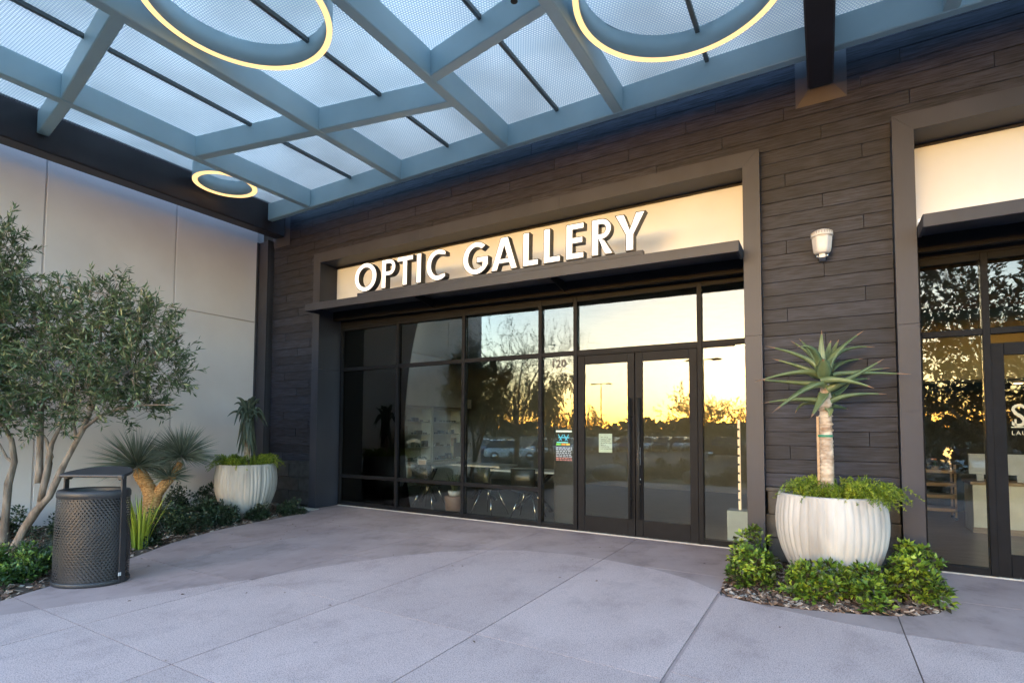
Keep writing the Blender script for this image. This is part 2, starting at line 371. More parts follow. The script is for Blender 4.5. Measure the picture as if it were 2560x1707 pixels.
def bisect_cells(poly, vlines, hlines, gap, z0, z1, mat, parent, name):
    """cut a polygon into slabs along x = vlines and y = hlines, leaving a recessed gap, each slab one object"""
    ex = lambda L: [(-1e3, L[0]-gap)] + [(L[i]+gap, L[i+1]-gap) for i in range(len(L)-1)] + [(L[-1]+gap, 1e3)]
    for (xa, xb) in ex(vlines):
        for (ya, yb) in ex(hlines):
            bm = bmesh.new()
            vs = [bm.verts.new((p[0],p[1],0)) for p in poly]
            for t in tessellate_polygon([[Vector((p[0],p[1],0)) for p in poly]]):
                try: bm.faces.new([vs[i] for i in t])
                except ValueError: pass
            for co, no in (((xa,0,0),(-1,0,0)), ((xb,0,0),(1,0,0)), ((0,ya,0),(0,-1,0)), ((0,yb,0),(0,1,0))):
                g = bm.verts[:] + bm.edges[:] + bm.faces[:]
                if g: bmesh.ops.bisect_plane(bm, geom=g, plane_co=co, plane_no=no, clear_outer=True)
            if not bm.faces or sum(f.calc_area() for f in bm.faces) < .01: bm.free(); continue
            for f in bm.faces:
                if f.normal.z < 0: f.normal_flip()
            for v in bm.verts: v.co.z = z1
            bmesh.ops.dissolve_limit(bm, angle_limit=.01, verts=bm.verts[:], edges=bm.edges[:])
            r = bmesh.ops.extrude_face_region(bm, geom=bm.faces[:])
            # keep top at z1, push the extruded copy down
            for v in [g for g in r['geom'] if isinstance(g, bmesh.types.BMVert)]: v.co.z = z0
            bmesh.ops.recalc_face_normals(bm, faces=bm.faces[:])
            me = bpy.data.meshes.new(name); bm.to_mesh(me); bm.free(); me.materials.append(mat)
            link(name, me, parent)

VL = [-6.27,-4.87,-3.585,-2.225,-0.861,0.48,1.85,3.2]; HL = [-6.75,-5.40,-4.10,-2.78,-1.47]
BED_EDGE = [(-5.2,-7.6),(-5.75,-6.3),(-6.11,-5.5),(-6.33,-5.03),(-6.8,-4.24),(-7.3,-3.48),(-7.62,-2.75),(-7.76,-2.0),(-7.83,-1.3),(-7.86,-0.93)]
CURVE = [(-6.6,-7.6),(-6.05,-6.5),(-5.68,-5.68),(-5.42,-5.1),(-5.14,-4.5),(-4.92,-4.03),(-4.75,-3.5),(-4.56,-3.0),(-4.35,-2.56),(-4.07,-2.14),(-3.69,-1.77),(-3.22,-1.51),(-2.69,-1.40),(-2.15,-1.41),(-1.61,-1.53),(-1.2,-1.72),(-0.85,-2.02)]
BEDR = [(-.86,-1.10),(-.88,-1.75),(-.85,-2.0),(-.76,-2.12),(-.5,-2.17),(-.17,-2.13),(.14,-2.05),(.42,-1.95),(.62,-1.83),(.77,-1.66),(.86,-1.45),(.88,-1.1),(.86,-.46),(-.60,-.46),(-.70,-.62)]
pv = tag(MB().box(-10.0, 5.2, -7.6, 0.0, -.05, -.016).build('pavement', M['joint']), kind='structure')
# left part: bounded by the bed edge on the left
sm = BED_EDGE[:] + [(-8.14,-.60),(-8.14,-.055),(-.80,-.055),(-.80,-.58),(-.62,-.58),(-.70,-.62),(-.86,-1.10),(-.88,-1.75),(-.855,-2.02)] + [p for p in CURVE[::-1] if p[1] > -6.2] + [(-5.72,-6.3)]
sm = [p for i, p in enumerate(sm) if p not in sm[:i]]
sm = [p for p in sm if not (p in [(-5.2,-7.6),(-5.75,-6.3),(-5.72,-6.3)])]
bisect_cells(sm, VL, HL, .0045, -.03, 0.0, M['smooth'], pv, 'smooth_slab')
ag = [p for p in CURVE if p[1] > -6.2] + [(-.874,-2.02),(-.874,-7.55),(-5.3,-7.55),(-5.75,-6.2)]
ag = ag[::-1]
bisect_cells(ag, VL, [-6.75,-5.40,-4.0], .0045, -.03, 0.001, M['aggr'], pv, 'aggregate_slab')
smr = [(-.835,-2.03),(-.76,-2.13),(-.5,-2.18),(-.17,-2.14),(.14,-2.06),(.42,-1.96),(.62,-1.84),(.78,-1.67),(.87,-1.46),(.89,-1.1),(.87,-.58),(.85,-.58),(.85,-.055),(5.1,-.055),(5.1,-2.28),(1.14,-2.34),(.48,-2.37),(.04,-2.32),(-.29,-2.25),(-.6,-2.17),(-.83,-2.08)]
bisect_cells(smr, VL, [-1.2], .004, -.03, 0.0, M['smooth'], pv, 'smooth_slab')
agr = [(-.848,-2.10),(-.6,-2.185),(-.29,-2.262),(.04,-2.332),(.48,-2.382),(1.14,-2.352),(5.1,-2.292),(5.1,-7.55),(-.848,-7.55)]
bisect_cells(agr, VL, [-5.40,-3.88], .0045, -.03, 0.001, M['aggr'], pv, 'aggregate_slab')
# wide expansion strip
MB().box(-.870,-.8485,-7.5,-2.06,-.03,-.0015).build('expansion_strip', M['smooth'], pv)
# entry sill along the glazing
MB().box(-8.14,-.80,-.05,.03,-.03,.012,.003).build('door_sill', M['kerb'], pv)
MB().box(.86,5.1,-.05,.03,-.03,.012,.003).build('door_sill', M['kerb'], pv)
MB().box(-8.36,-8.0,-.75,-.60,-.03,.008,.003).build('door_sill', M['kerb'], pv)

# planting beds
lb = BED_EDGE + [(-10.06,-.46),(-10.06,-7.6)]
lb = [(p[0]-.006,p[1]) for p in lb]
tag(flat_poly(lb, -.06, -.012).build('planting_bed', M['soil']), kind='structure')
tag(flat_poly(BEDR, -.06, -.012).build('planting_bed', M['soil']), kind='structure')
def inside(p, poly):
    r = False; n = len(poly)
    for i in range(n):
        a, b = poly[i], poly[(i+1) % n]
        if (a[1] > p[1]) != (b[1] > p[1]) and p[0] < (b[0]-a[0])*(p[1]-a[1])/(b[1]-a[1]) + a[0]: r = not r
    return r
def set_tint(me, t):
    at = me.attributes.new('tint', 'FLOAT', 'FACE'); at.data.foreach_set('value', np.asarray(t, dtype=np.float32))
def chips(poly, n, name, seed, zc=0.0):
    rs = random.Random(seed); xs = [p[0] for p in poly]; ys = [p[1] for p in poly]; b = MB(); t = []
    k = 0
    while k < n:
        p = (rs.uniform(min(xs),max(xs)), rs.uniform(min(ys),max(ys)))
        if not inside(p, poly): continue
        k += 1
        L, w, h = rs.uniform(.012,.034), rs.uniform(.007,.018), rs.uniform(.002,.006)
        m = Matrix.Translation((p[0],p[1],zc+rs.uniform(-.008,.012))) @ Matrix.Rotation(rs.uniform(0,6.28),4,'Z') @ Matrix.Rotation(rs.uniform(-.6,.6),4,'X') @ Matrix.Rotation(rs.uniform(-.5,.5),4,'Y')
        b.box(-L,L,-w,w,-h,h,0,m); c = rs.random()**1.4; t += [c]*6
    me = b.mesh(name, M['chips']); set_tint(me, t); return me
tag(link('bark_mulch', chips(lb, 5200, 'bark_mulch', 3)), 'loose brown bark mulch covering the bed along the beige wall', 'mulch', kind='stuff')
tag(link('bark_mulch', chips(BEDR, 2400, 'bark_mulch', 4)), 'loose pale bark mulch under the bright shrubs and big pot', 'mulch', kind='stuff')

# ================================================================== clad wall of the shops
YW = -0.44
wall = thing('clad_wall', 'charcoal wood-grain plank wall above and between the shopfronts', 'wall', (0,0,0))
core = M['black']
cbox('wall_core', core, wall, -9.68,-8.34,YW+.03,.02,0,7.06,0)
cbox('wall_core', core, wall, -.585,.65,YW+.03,.02,0,7.06,0)
cbox('wall_core', core, wall, -8.34,-.585,YW+.03,.02,4.80,7.06,0)
cbox('wall_core', core, wall, .65,6.4,YW+.03,.02,4.80,7.06,0)
cbox('wall_core', core, wall, -10.3,-9.70,-.42,.02,0,6.9,0)
cbox('wall_core', core, wall, 5.42,6.4,YW+.03,.02,0,4.80,0)
cbox('parapet_cap', M['bronze'], wall, -9.72,6.45,YW-.05,.10,7.06,7.10,.004)
PH = 0.1572; Z0 = 0.845; OFF = [.41,-.34,-1.02,.03,.77]; PL = 1.86
ncourse = int((7.055-Z0)/PH)
pmesh = {}
def plank(x0, x1, z0, z1):
    w = round(x1-x0,3); h = round(z1-z0,3); k = (w,h)
    if k not in pmesh: pmesh[k] = MB().box(0,w,YW-.018,YW+.032,0,h,.0022).mesh('plank', M['plank'])
    link('plank', pmesh[k], wall, (x0, random.uniform(-.0015,.0015), z0))
for i in range(ncourse):
    z0 = Z0+i*PH+.0022; z1 = Z0+(i+1)*PH-.0022
    # rows count downward from z=3.87 in the photo: row index aligned there
    j = round((3.874-(Z0+(i+1)*PH))/PH); off = OFF[j % 5]
    spans = [(-9.685,-8.335),(-.60,.662)] if z1 < 4.70 else [(-9.685,6.40)]
    for (a, b_) in spans:
        x = off + PL*math.floor((a-off)/PL)
        while x < b_:
            x0, x1 = max(a, x+.002), min(b_, x+PL-.002)
            if x1-x0 > .03: plank(x0, x1, z0, z1)
            x += PL
for (a, b_) in ((-9.685,-8.335),(-.60,.662)):
    cbox('ledge', M['block'], wall, a, b_, YW-.045, YW+.03, .79, .842, .006)
    for r in range(3):
        z0, z1 = .012+r*.262, .012+(r+1)*.262-.006
        x = a - .62 + (.31 if r % 2 else 0.02)
        while x < b_:
            x0, x1 = max(a,x+.003), min(b_,x+.617)
            if x1-x0 > .03: cbox('stone_block', M['block'], wall, x0, x1, YW-.03, YW+.03, z0, z1, .003)
            x += .62

# corner post and beige side wall
post = thing('corner_post', 'dark bronze steel post in the corner beside the beige wall', 'post', (-9.88,-.5,0))
MB().box(-.185,.185,-.05,.05,0,5.3,.006).build('web', M['beamdark'], post)
MB().box(-.185,-.155,-.10,-.048,0,5.3,.003).build('flange', M['beamdark'], post)
MB().box(.150,.185,-.10,-.048,0,5.3,.003).build('flange', M['beamdark'], post)
XL = -10.07
sw = thing('side_wall', 'beige painted concrete side wall with panel joints behind the olive tree', 'wall', (XL,0,0))
cbox('wall_core', M['wallpaint'], sw, -.30,-.03,-7.8,-.2,0,6.15,0)
ys = [-.56,-2.175,-4.05,-5.93,-7.8]
for a in range(4):
    for (z0,z1) in ((.0,3.626),(3.644,6.15)):
        cbox('panel', M['wallpaint'], sw, -.032,0,ys[a+1]+.010,ys[a]-.010,z0,z1,.006)
    cbox('joint_bead', M['wallpaint'], sw, -.03,-.006,ys[a+1]-.004,ys[a+1]+.004,0,6.15,.001)
cbox('coping', M['bronze'], sw, -.34,.03,-7.82,-.2,6.15,6.19,.004)

# ================================================================== shopfront surrounds
def surround(x0, x1, label, ztop=4.78):
    t = thing('portal_frame', label, 'door frame', ((x0+x1)/2, -.3, 0)); cx = (x0+x1)/2
    w = .184; y0, y1 = -.573+.3, -.01+.3
    def P(name, contour):
        b = prism([[(x-cx,z) for x,z in contour]], y0, y1); return b.build(name, M['bronze'], t)
    g = .0012
    P('jamb', [(x0,.008),(x0+w,.008),(x0+w,2.58),(x0,2.58)])
    P('jamb', [(x0,2.584),(x0+w,2.584),(x0+w,ztop-w-g),(x0,ztop-g)])
    P('jamb', [(x1-w,.008),(x1,.008),(x1,2.58),(x1-w,2.58)])
    P('jamb', [(x1-w,2.584),(x1,2.584),(x1,ztop-g),(x1-w,ztop-w-g)])
    n = max(2, round((x1-x0)/2.5)); L = (x1-x0)/n
    for i in range(n):
        a, b_ = x0+i*L+(.0012 if i else 0), x0+(i+1)*L-(.0012 if i < n-1 else 0)
        a2, b2 = (a+w+g if i == 0 else a), (b_-w-g if i == n-1 else b_)
        P('head_panel', [(a2,ztop-w),(b2,ztop-w),(b_-(g if i==n-1 else 0),ztop),(a+(g if i==0 else 0),ztop)])
    return t
OX0, OX1 = -8.328, -.600
RX0, RX1 = .668, 5.40
surround(OX0, OX1, 'wide dark bronze portal frame around the lit letter sign shopfront')
surround(RX0, RX1, 'dark bronze portal frame of the neighbouring shop cut off at the right')

def sign_panel(x0, x1, label):
    t = thing('sign_panel', label, 'sign panel', ((x0+x1)/2,-.17,3.5)); n = max(1, round((x1-x0)/2.45)); L = (x1-x0)/n; c = (x0+x1)/2
    for i in range(n):
        MB().box(x0+i*L-c+.0015, x0+(i+1)*L-c-.0015, 0, .05, .11, 1.06, .002).build('panel_sheet', M['signpanel'], t)
    MB().box(x0-c,x1-c,-.012,.0,1.062,1.088,.002).build('top_trim', M['bronze'], t)
    MB().box(x0-c+.05,x1-c-.05,-.13,-.09,.215,.235,.0).build('light_strip', M['striplight'], t)
    return t
OI0, OI1 = OX0+.186, OX1-.186
RI0, RI1 = RX0+.186, RX1-.186
sign_panel(OI0, OI1, 'lit cream sign panel behind the big white letters')
sign_panel(RI0, RI1, 'blank lit cream sign panel over the neighbouring shop')

TILT = -0.0150                                  # the long awning and its letters dip slightly to the right
def awning(x0, x1, label, tilt, z=3.60, cx=None):
    c = (x0+x1)/2; t = thing('awning', label, 'awning', (c, -.905, z)); t.rotation_euler = (0, -math.atan(tilt), 0)
    h = (x1-x0)/2 - .004
    MB().box(-h,h,0,.035,-.065,.065,.005).build('fascia', M['bronze'], t)
    MB().box(-h,h,.036,.733,.045,.062,.002).build('deck', M['bronze'], t)
    MB().box(-h,-h+.03,.036,.33,-.065,.044,.003).build('end_plate', M['bronze'], t)
    MB().box(h-.03,h,.036,.33,-.065,.044,.003).build('end_plate', M['bronze'], t)
    MB().box(-h,h,.66,.733,-.13,.044,.003).build('ledger', M['mullion'], t)
    n = max(2, round((x1-x0)/2.45))
    for i in range(1, n):
        x = -h+2*h*i/n
        prism([[(.036,.043),(.036,.0),(.65,-.10),(.65,.043)][::-1]], x-.006, x+.006)
        b = MB(); b.add([(x+s,y,zz) for s in (-.006,.006) for (y,zz) in ((.036,.043),(.036,.0),(.655,-.11),(.655,.043))],
                        [(0,1,2,3),(7,6,5,4),(0,4,5,1),(1,5,6,2),(2,6,7,3),(3,7,4,0)]); b.build('bracket', M['mullion'], t)
    return t
awning(OI0, OI1, 'long flat bronze awning carrying the white letters', TILT, 3.615)
awning(RI0, RI1, 'flat bronze awning over the neighbouring shop door', 0.0, 3.52)

# ================================================================== glazing
def glazing(label, xs, x_end, zsill, ztr, zhd, low_rail, skip_low, cat='shop window'):
    """xs: mullion centres left to right incl. both ends; doors fill the bay where skip == 'door'."""
    t = thing('window_wall', label, cat, (xs[0],0,0)); o = xs[0]; w = .030
    for i, x in enumerate(xs):
        MB().box(x-o-w,x-o+w,-.05,.05,.014,zhd,.003).build('mullion', M['mullion'], t)
    for i in range(len(xs)-1):
        a, b_ = xs[i]-o+w+.001, xs[i+1]-o-w-.001
        kind = skip_low[i]
        MB().box(a,b_,-.045,.045,zhd-.075,zhd,.003).build('head', M['mullion'], t)
        MB().box(a,b_,-.045,.045,ztr-.032,ztr+.032,.003).build('transom', M['mullion'], t)
        g = MB().box(a,b_,-.004,.004,ztr+.031,zhd-.074).build('pane', M['glass'], t)
        if kind == 'door': continue
        MB().box(a,b_,-.045,.045,.014,.085,.003).build('sill_rail', M['mullion'], t)
        if kind == 'rail':
            MB().box(a,b_,-.045,.045,low_rail-.03,low_rail+.03,.003).build('low_rail', M['mullion'], t)
            MB().box(a,b_,-.004,.004,low_rail+.029,ztr-.031).build('pane', M['glass'], t)
            MB().box(a,b_,-.004,.004,.084,low_rail-.029).build('pane', M['glass'], t)
        else:
            MB().box(a,b_,-.004,.004,.084,ztr-.031).build('pane', M['glass'], t)
    MB().box(-.03, x_end-o, -.05, .05, zhd, 4.75, 0).build('header_panel', M['mullion'], t)
    return t
glazing('tall dark framed shop windows under the long awning', [OI0+.03,-6.665,-5.196,-3.75,-3.164,-1.396,OI1-.03], OI1, 0, 2.616, 3.45, .565,
        ['rail','rail','rail','full','door','full'])
glazing('dark framed windows of the neighbouring shop on the right', [RI0+.05,1.47,3.35,5.19], RI1, 0, 2.53, 3.36, .5, ['full','door','full'])

def door(x0, x1, hinge_left, label, ztop=2.56, handle=True):
    cx = (x0+x1)/2; t = thing('glass_door', label, 'door', (cx,-.012,0)); h = (x1-x0)/2; s = .102
    MB().box(-h,-h+s,-.022,.022,.016,ztop,.003).build('stile', M['mullion'], t)
    MB().box(h-s,h,-.022,.022,.016,ztop,.003).build('stile', M['mullion'], t)
    MB().box(-h+s+.001,h-s-.001,-.022,.022,ztop-.125,ztop,.003).build('top_rail', M['mullion'], t)
    br = MB().box(-h+s+.001,h-s-.001,-.022,.022,.016,.245,.003).build('bottom_rail', M['mullion'], t)
    for q in range(5):
        xq = -h+s+.06+q*(2*h-2*s-.12)/4
        MB().lathe([(.0,0),(.004,0),(.004,.003),(0,.003)],8).build('screw', M['chrome'], br, (xq,-.0235,.028)).rotation_euler = (PI/2,0,0)
    MB().box(-h+s,h-s,-.004,.004,.243,ztop-.123).build('pane', M['glass'], t)
    xh = h-.062 if hinge_left else -h+.062
    b = MB().tube([(xh,-.085,.26),(xh,-.085,1.925)], .017, 12); hnd = b.build('pull_handle', M['black'], t)
    for z in (.52,1.66): MB().tube([(xh,-.085,z),(xh+(.028 if hinge_left else -.028),-.02,z)], .011, 8).build('handle_post', M['black'], hnd)
    return t
dl = door(-3.125,-2.275, True, 'left glass entrance door with a paper notice taped inside')
dr = door(-2.265,-1.432, False, 'right glass entrance door with push-pull label and lock')
MB().box(.028-.4165,.068-.4165,-.026,-.0225,1.0,1.24,.001).build('pull_label', M['black'], dr)
lm = text_mesh('P\nU\nL\nL', .055, M['white'], 'pull_lettering', .0005, 1.0, 'CENTER', .95)
lo = link('pull_lettering', lm, dr, (-.3685,-.0275,1.195)); lo.rotation_euler = (PI/2,0,0)
for (a0,a1,z0,z1) in ((-.390,-.387,1.0,1.24),(-.350,-.347,1.0,1.24),(-.390,-.347,1.0,1.004),(-.390,-.347,1.236,1.24)):
    MB().box(a0,a1,-.0275,-.026,z0,z1).build('label_border', M['white'], dr)
MB().tube([(-.365,-.022,.74),(-.365,-.034,.74)], .016, 14).build('lock_cylinder', plain('brass', (.55,.36,.16), .3, .8), dr)
MB().box(-.385,-.345,-.025,-.0225,.795,.815,.001).build('lock_indicator', M['white'], dr)
door(1.50,2.44, True, 'glass door of the neighbouring shop with gold monogram', 2.40)
door(2.45,3.32, False, 'second glass door of the neighbouring shop at the frame edge', 2.40)
cbox('door_head_rail', M['mullion'], dl, -.46,1.73,-.03,.05,2.565,2.583,.0)

# street number on the glass
nb = link('street_number', text_mesh('120', .165, plain('frosted_vinyl', (.09,.085,.08), .7), 'street_number', .0008, 1.06, bold=.005))
nb.location = (-3.585,-.006,2.418); nb.rotation_euler = (PI/2,0,0); tag(nb, 'grey street number 120 on the glass left of the doors', 'number')
# taped notice
nt = thing('paper_notice', 'pale green printed notice taped inside the left door', 'notice', (-2.72,.014,1.29))
MB().box(-.10,.10,0,.0015,-.135,.135,0).build('sheet', plain('pale_paper', (.66,.78,.74), .8), nt)
tm = text_mesh('We will be\nclosing at 3:00\n12/23/21 and\nwe will be open\nagain at\n12/27/21 for\nour normal hours', .026, M['black'], 'print', .0003, 1.0, 'LEFT', 1.05)
tt = link('print', tm, nt, (-.072,-.001,.075)); tt.rotation_euler = (PI/2,0,0)

# ================================================================== letter sign
def arc(cx, cy, rx, ry, a0, a1, n):
    return [(cx+rx*math.cos(math.radians(a0+(a1-a0)*i/n)), cy+ry*math.sin(math.radians(a0+(a1-a0)*i/n))) for i in range(n+1)]
def glyph(ch, w, h=.478, s=.104, b=.088):
    if ch == 'O':
        return [arc(w/2,h/2,w/2,h/2+.008,0,360,44)[:-1], arc(w/2,h/2,w/2-s,h/2+.008-b,360,0,36)[:-1]]
    if ch == 'I': return [[(0,0),(w,0),(w,h),(0,h)]]
    if ch == 'T':
        m = w/2; return [[(m-s/2,0),(m+s/2,0),(m+s/2,h-b),(w,h-b),(w,h),(0,h),(0,h-b),(m-s/2,h-b)]]
    if ch == 'L': return [[(0,0),(w,0),(w,b),(s,b),(s,h),(0,h)]]
    if ch == 'E':
        m = h*.52; return [[(0,0),(w,0),(w,b),(s,b),(s,m-b/2),(w*.94,m-b/2),(w*.94,m+b/2),(s,m+b/2),(s,h-b),(w,h-b),(w,h),(0,h)]]
    if ch in 'PR':
        hb = h*.42; r = (h-hb)/2; xb = w-r if ch == 'P' else w*.90-r
        out = [(0,0),(s,0),(s,hb)]
        if ch == 'R': out += [(s+.022,hb),(w-s*1.12,0),(w,0),(xb+.045,hb-.001)]
        out += arc(xb,hb+r,r,r,-84 if ch == 'R' else -90,90,18) + [(0,h)]
        ri = r-b*.93
        inn = [(s,h-b*.93)] + arc(xb,hb+r,ri,ri,90,-90,14) + [(s,hb+b*.93)]
        return [out, inn]
    if ch == 'C':
        R = h/2+.008; rx = w*.62; a = 52
        o = arc(rx,h/2,rx,R,a,360-a,34); x1 = o[0][0]
        i = arc(rx,h/2,rx-s,R-b,360-a-7,a+7,30)
        i[0] = (x1, i[0][1]+.0); i[-1] = (x1, i[-1][1])
        return [o+i]
    if ch == 'G':
        R = h/2+.008; rx = w*.52; a = 44
        o = arc(rx,h/2,rx,R,a,330,34)
        x1 = w*.985; o = [p for p in o if True] + [(x1,h*.22),(x1,h*.53),(w*.53,h*.53),(w*.53,h*.53-b),(x1-s,h*.53-b),(x1-s,h*.235)]
        i = arc(rx,h/2,rx-s,R-b,318,a+3,28)
        return [o+i]
    if ch == 'A':
        t = .062; bx = s*1.06; k = (w/2-t)/h
        y1, y2 = h*.20, h*.20+b*.85
        o = [(0,0),(bx,0),(bx+k*y1,y1),(w-bx-k*y1,y1),(w-bx,0),(w,0),(w/2+t,h),(w/2-t,h)]
        ap = (w/2-bx)/k
        return [o, [(w/2,min(ap,h*.86)),(w-bx-k*y2,y2),(bx+k*y2,y2)]]
    if ch == 'Y':
        m = w/2; q = s*.52; v = h*.42
        return [[(m-q,0),(m+q,0),(m+q,v),(w,h),(w-s*1.2,h),(m,v+.088),(s*1.2,h),(0,h),(m-q,v)]]
def inset(c, d):
    n = len(c); out = []
    for i in range(n):
        p0, p, p1 = (Vector(c[(i-1) % n]), Vector(c[i]), Vector(c[(i+1) % n]))
        e0 = (p-p0); e1 = (p1-p)
        if e0.length < 1e-7 or e1.length < 1e-7: out.append(tuple(p)); continue
        e0.normalize(); e1.normalize()
        n0 = Vector((-e0.y,e0.x)); n1 = Vector((-e1.y,e1.x)); m = n0+n1
        if m.length < 1e-6: out.append(tuple(p+n0*d)); continue
        m.normalize(); out.append(tuple(p + m*d/max(.35,m.dot(n0))))
    return out
sg = thing('letter_sign', 'white faced dark sided letters reading OPTIC GALLERY on the awning', 'sign', (-4.36,-.90,3.70))
sg.rotation_euler = (0, -math.atan(TILT), 0)
LET = [('O',-6.877,-6.36),('P',-6.255,-5.945),('T',-5.917,-5.575),('I',-5.51,-5.406),('C',-5.31,-4.93),('G',-4.611,-4.15),('A',-4.111,-3.665),('L',-3.586,-3.336),('L',-3.262,-3.004),('E',-2.929,-2.666),('R',-2.566,-2.262),('Y',-2.253,-1.855)]
for ch, a, b_ in LET:
    cs = [[(x+a+4.36,z+.045) for x,z in c] for c in glyph(ch, b_-a)]
    l_ = prism(cs, 0, .10).build('letter', M['letterside'], sg)
    f_ = prism([inset(c,.0125) for c in cs], -.004, -.0005).build('letter_face', M['letterface'], l_)
MB().box(-2.46,2.47,.01,.09,-.02,.036,.003).build('letter_rail', M['bronze'], sg)

# ================================================================== canopy
ZB, ZT = 5.53, 5.86
YF, YE = -.78, -7.0                     # wall-side and outer edge
cn = thing('canopy', 'pale blue steel canopy with perforated sheet over the entrance', 'canopy', (-4.0,-3.9,ZB)); CO = Vector((-4.0,-3.9,ZB))
def cpart(name, mat, x0, x1, y0, y1, z0, z1, c=.010, parent=None):
    return MB().box(x0-CO.x,x1-CO.x,y0-CO.y,y1-CO.y,z0-CO.z,z1-CO.z,c).build(name, mat, parent or cn)
XE0, XE1 = -9.315, 4.6
cpart('edge_beam', M['blue'], XE0, XE1, YF-.105, YF, ZB, ZT)
cpart('edge_beam', M['blue'], XE0, XE1, YE, YE+.105, ZB, ZT)
BX = [-8.13,-5.93,-3.90,-2.20,1.13,3.2]; hw = .065
for x in BX: cpart('joist', M['blue'], x-hw, x+hw, YE+.107, YF-.107, ZB, ZT-.002)
def stub(p0, p1):
    p0 = Vector((*p0,0)); p1 = Vector((*p1,0)); d = p1-p0; L = d.length; a = math.atan2(d.y,d.x)
    m = Matrix.Translation((p0.x-CO.x,p0.y-CO.y,0)) @ Matrix.Rotation(a,4,'Z')
    MB().box(-.02,L+.02,-.065,.065,.012,ZT-ZB-.004,.010,m).build('cross_brace', M['blue'], cn)
for a, b_ in (((-9.30,-4.36),(-8.195,-4.50)),((-8.065,-4.53),(-5.995,-4.86)),((-8.065,-2.90),(-5.995,-2.49)),((-5.865,-2.46),(-3.965,-2.08)),((-3.835,-2.57),(-2.265,-2.85)),((1.195,-3.0),(3.13,-2.6)),((-5.865,-5.6),(-3.965,-6.1)),((-3.835,-5.3),(-2.265,-5.0)),((-2.135,-4.3),(1.065,-4.6))): stub(a, b_)
RIBM = plain('grey_blue_steel_rib', (.10,.125,.135), .5)
for x in (-8.72,-7.03,-4.92,-3.06,-1.11,2.2): cpart('rib', RIBM, x-.022, x+.022, YE+.11, YF-.11, ZT-.055, ZT-.006, .003)
cells = [XE0]+BX+[XE1]
for i in range(len(cells)-1):
    a, b_ = cells[i]+(.002 if i else .0), cells[i+1]-.002
    cpart('perforated_panel', M['perf'], a, b_, YE, YF, ZT+.004, ZT+.006, 0)
M['cover'] = milky_mat()
for i in range(len(cells)-1):
    a, b_ = cells[i]+(.003 if i else .0), cells[i+1]-.003
    cpart('cover_sheet', M['cover'], a, b_, YE, YF, ZT+.030, ZT+.036, 0)
# dark outriggers fixed to the wall
def outrigger(x, w, z0, z1, label):
    t = thing('support_beam', label, 'beam', (x, -.46, z0))
    MB().box(-w/2,w/2,YE-.3+.46,-.03,0,z1-z0,.018).build('tube', M['beamdark'], t)
    p = MB(); ow, oh = w/2+.125, .17
    zt = z1-z0+oh
    p.add([(-ow,0,-oh),(ow,0,-oh),(ow,0,zt),(-ow,0,zt),(-w/2-.002,-.022,-.004),(w/2+.002,-.022,-.004),(w/2+.002,-.022,z1-z0+.004),(-w/2-.002,-.022,z1-z0+.004),
           (-ow,.03,-oh),(ow,.03,-oh),(ow,.03,zt),(-ow,.03,zt)],
          [(0,1,5,4),(1,2,6,5),(2,3,7,6),(3,0,4,7),(4,5,6,7),(8,9,1,0),(9,10,2,1),(10,11,3,2),(11,8,0,3),(11,10,9,8)])
    p.build('wall_plate', M['plate'], t); return t
outrigger(-9.47, .29, 5.325, 5.91, 'dark bronze beam along the beige wall carrying the canopy')
outrigger(.035, .255, 5.365, 5.96, 'dark bronze beam over the round ring lamp fixed to the plank wall')
sp = thing('sprinkler_head', 'small dark sprinkler under the canopy between the two big rings', 'sprinkler', (-2.42,-3.15,5.48))
MB().lathe([(0,0),(.025,0),(.030,.02),(.018,.03),(.018,.38),(0,.38)],14).build('pipe', M['black'], sp)
MB().lathe([(0,-.012),(.034,-.012),(.034,-.006),(0,-.006)],14).build('deflector', M['black'], sp)

def ring(x, y, r, label, z0=5.60, w=.062):
    t = thing('ring_lamp', label, 'lamp', (x,y,z0), 0, 'ring lamps under the canopy')
    MB().lathe([(r,.012),(r,.27),(r-w,.27),(r-w,.012),(r,.012)], 96).build('band', M['blue'], t)
    MB().lathe([(r-.003,.013),(r-.003,0),(r-w+.003,0),(r-w+.003,.013)], 96).build('diffuser', M['led'], t)
    return t
ring(-4.915,-4.285, .885, 'big warm lit ring lamp hanging left under the canopy')
ring(-1.10,-2.36, .99, 'big warm lit ring lamp nearest the dark outrigger beam')
ring(-8.735,-2.09, .492, 'small warm lit ring lamp close to the beige wall', 5.605, .082)

# white access point on the plank pier
ap = thing('wall_antenna', 'white ribbed dome-capped device on the plank pier above the aloe', 'device', (.015,-.60,3.42))
def apf(a, z): return 1+.05*math.cos(6*a)*(1 if z < .2 else 0)
MB().lathe([(0,0),(.06,0),(.078,.02),(.084,.06),(.092,.15),(.093,.19),(.0,.19)], 72, rf=apf).build('housing', M['white'], ap)
MB().lathe([(.0,.188),(.104,.186),(.108,.195),(.104,.215),(.088,.245),(.06,.258),(0,.262)], 48).build('cap', M['white'], ap)
cap = ap.children[-1]
for k in range(24):
    a = 2*PI*k/24; m = Matrix.Rotation(a,4,'Z')
    MB().box(.094,.106,-.004,.004,.205,.236,.0,m).build('cap_slot', plain('slot_shadow_grey', (.30,.29,.29), .7) if k == 0 else M['slot'], cap)
    if k == 0: M['slot'] = cap.children[0].data.materials[0]
MB().box(-.03,.03,-.03,.13,-.045,-.001,.004).build('bracket', M['white'], ap)
for s_ in (-1,1): MB().tube([(s_*.045,.0,-.02),(s_*.045,.03,-.02)], .014, 10).build('bolt', M['chrome'], ap)

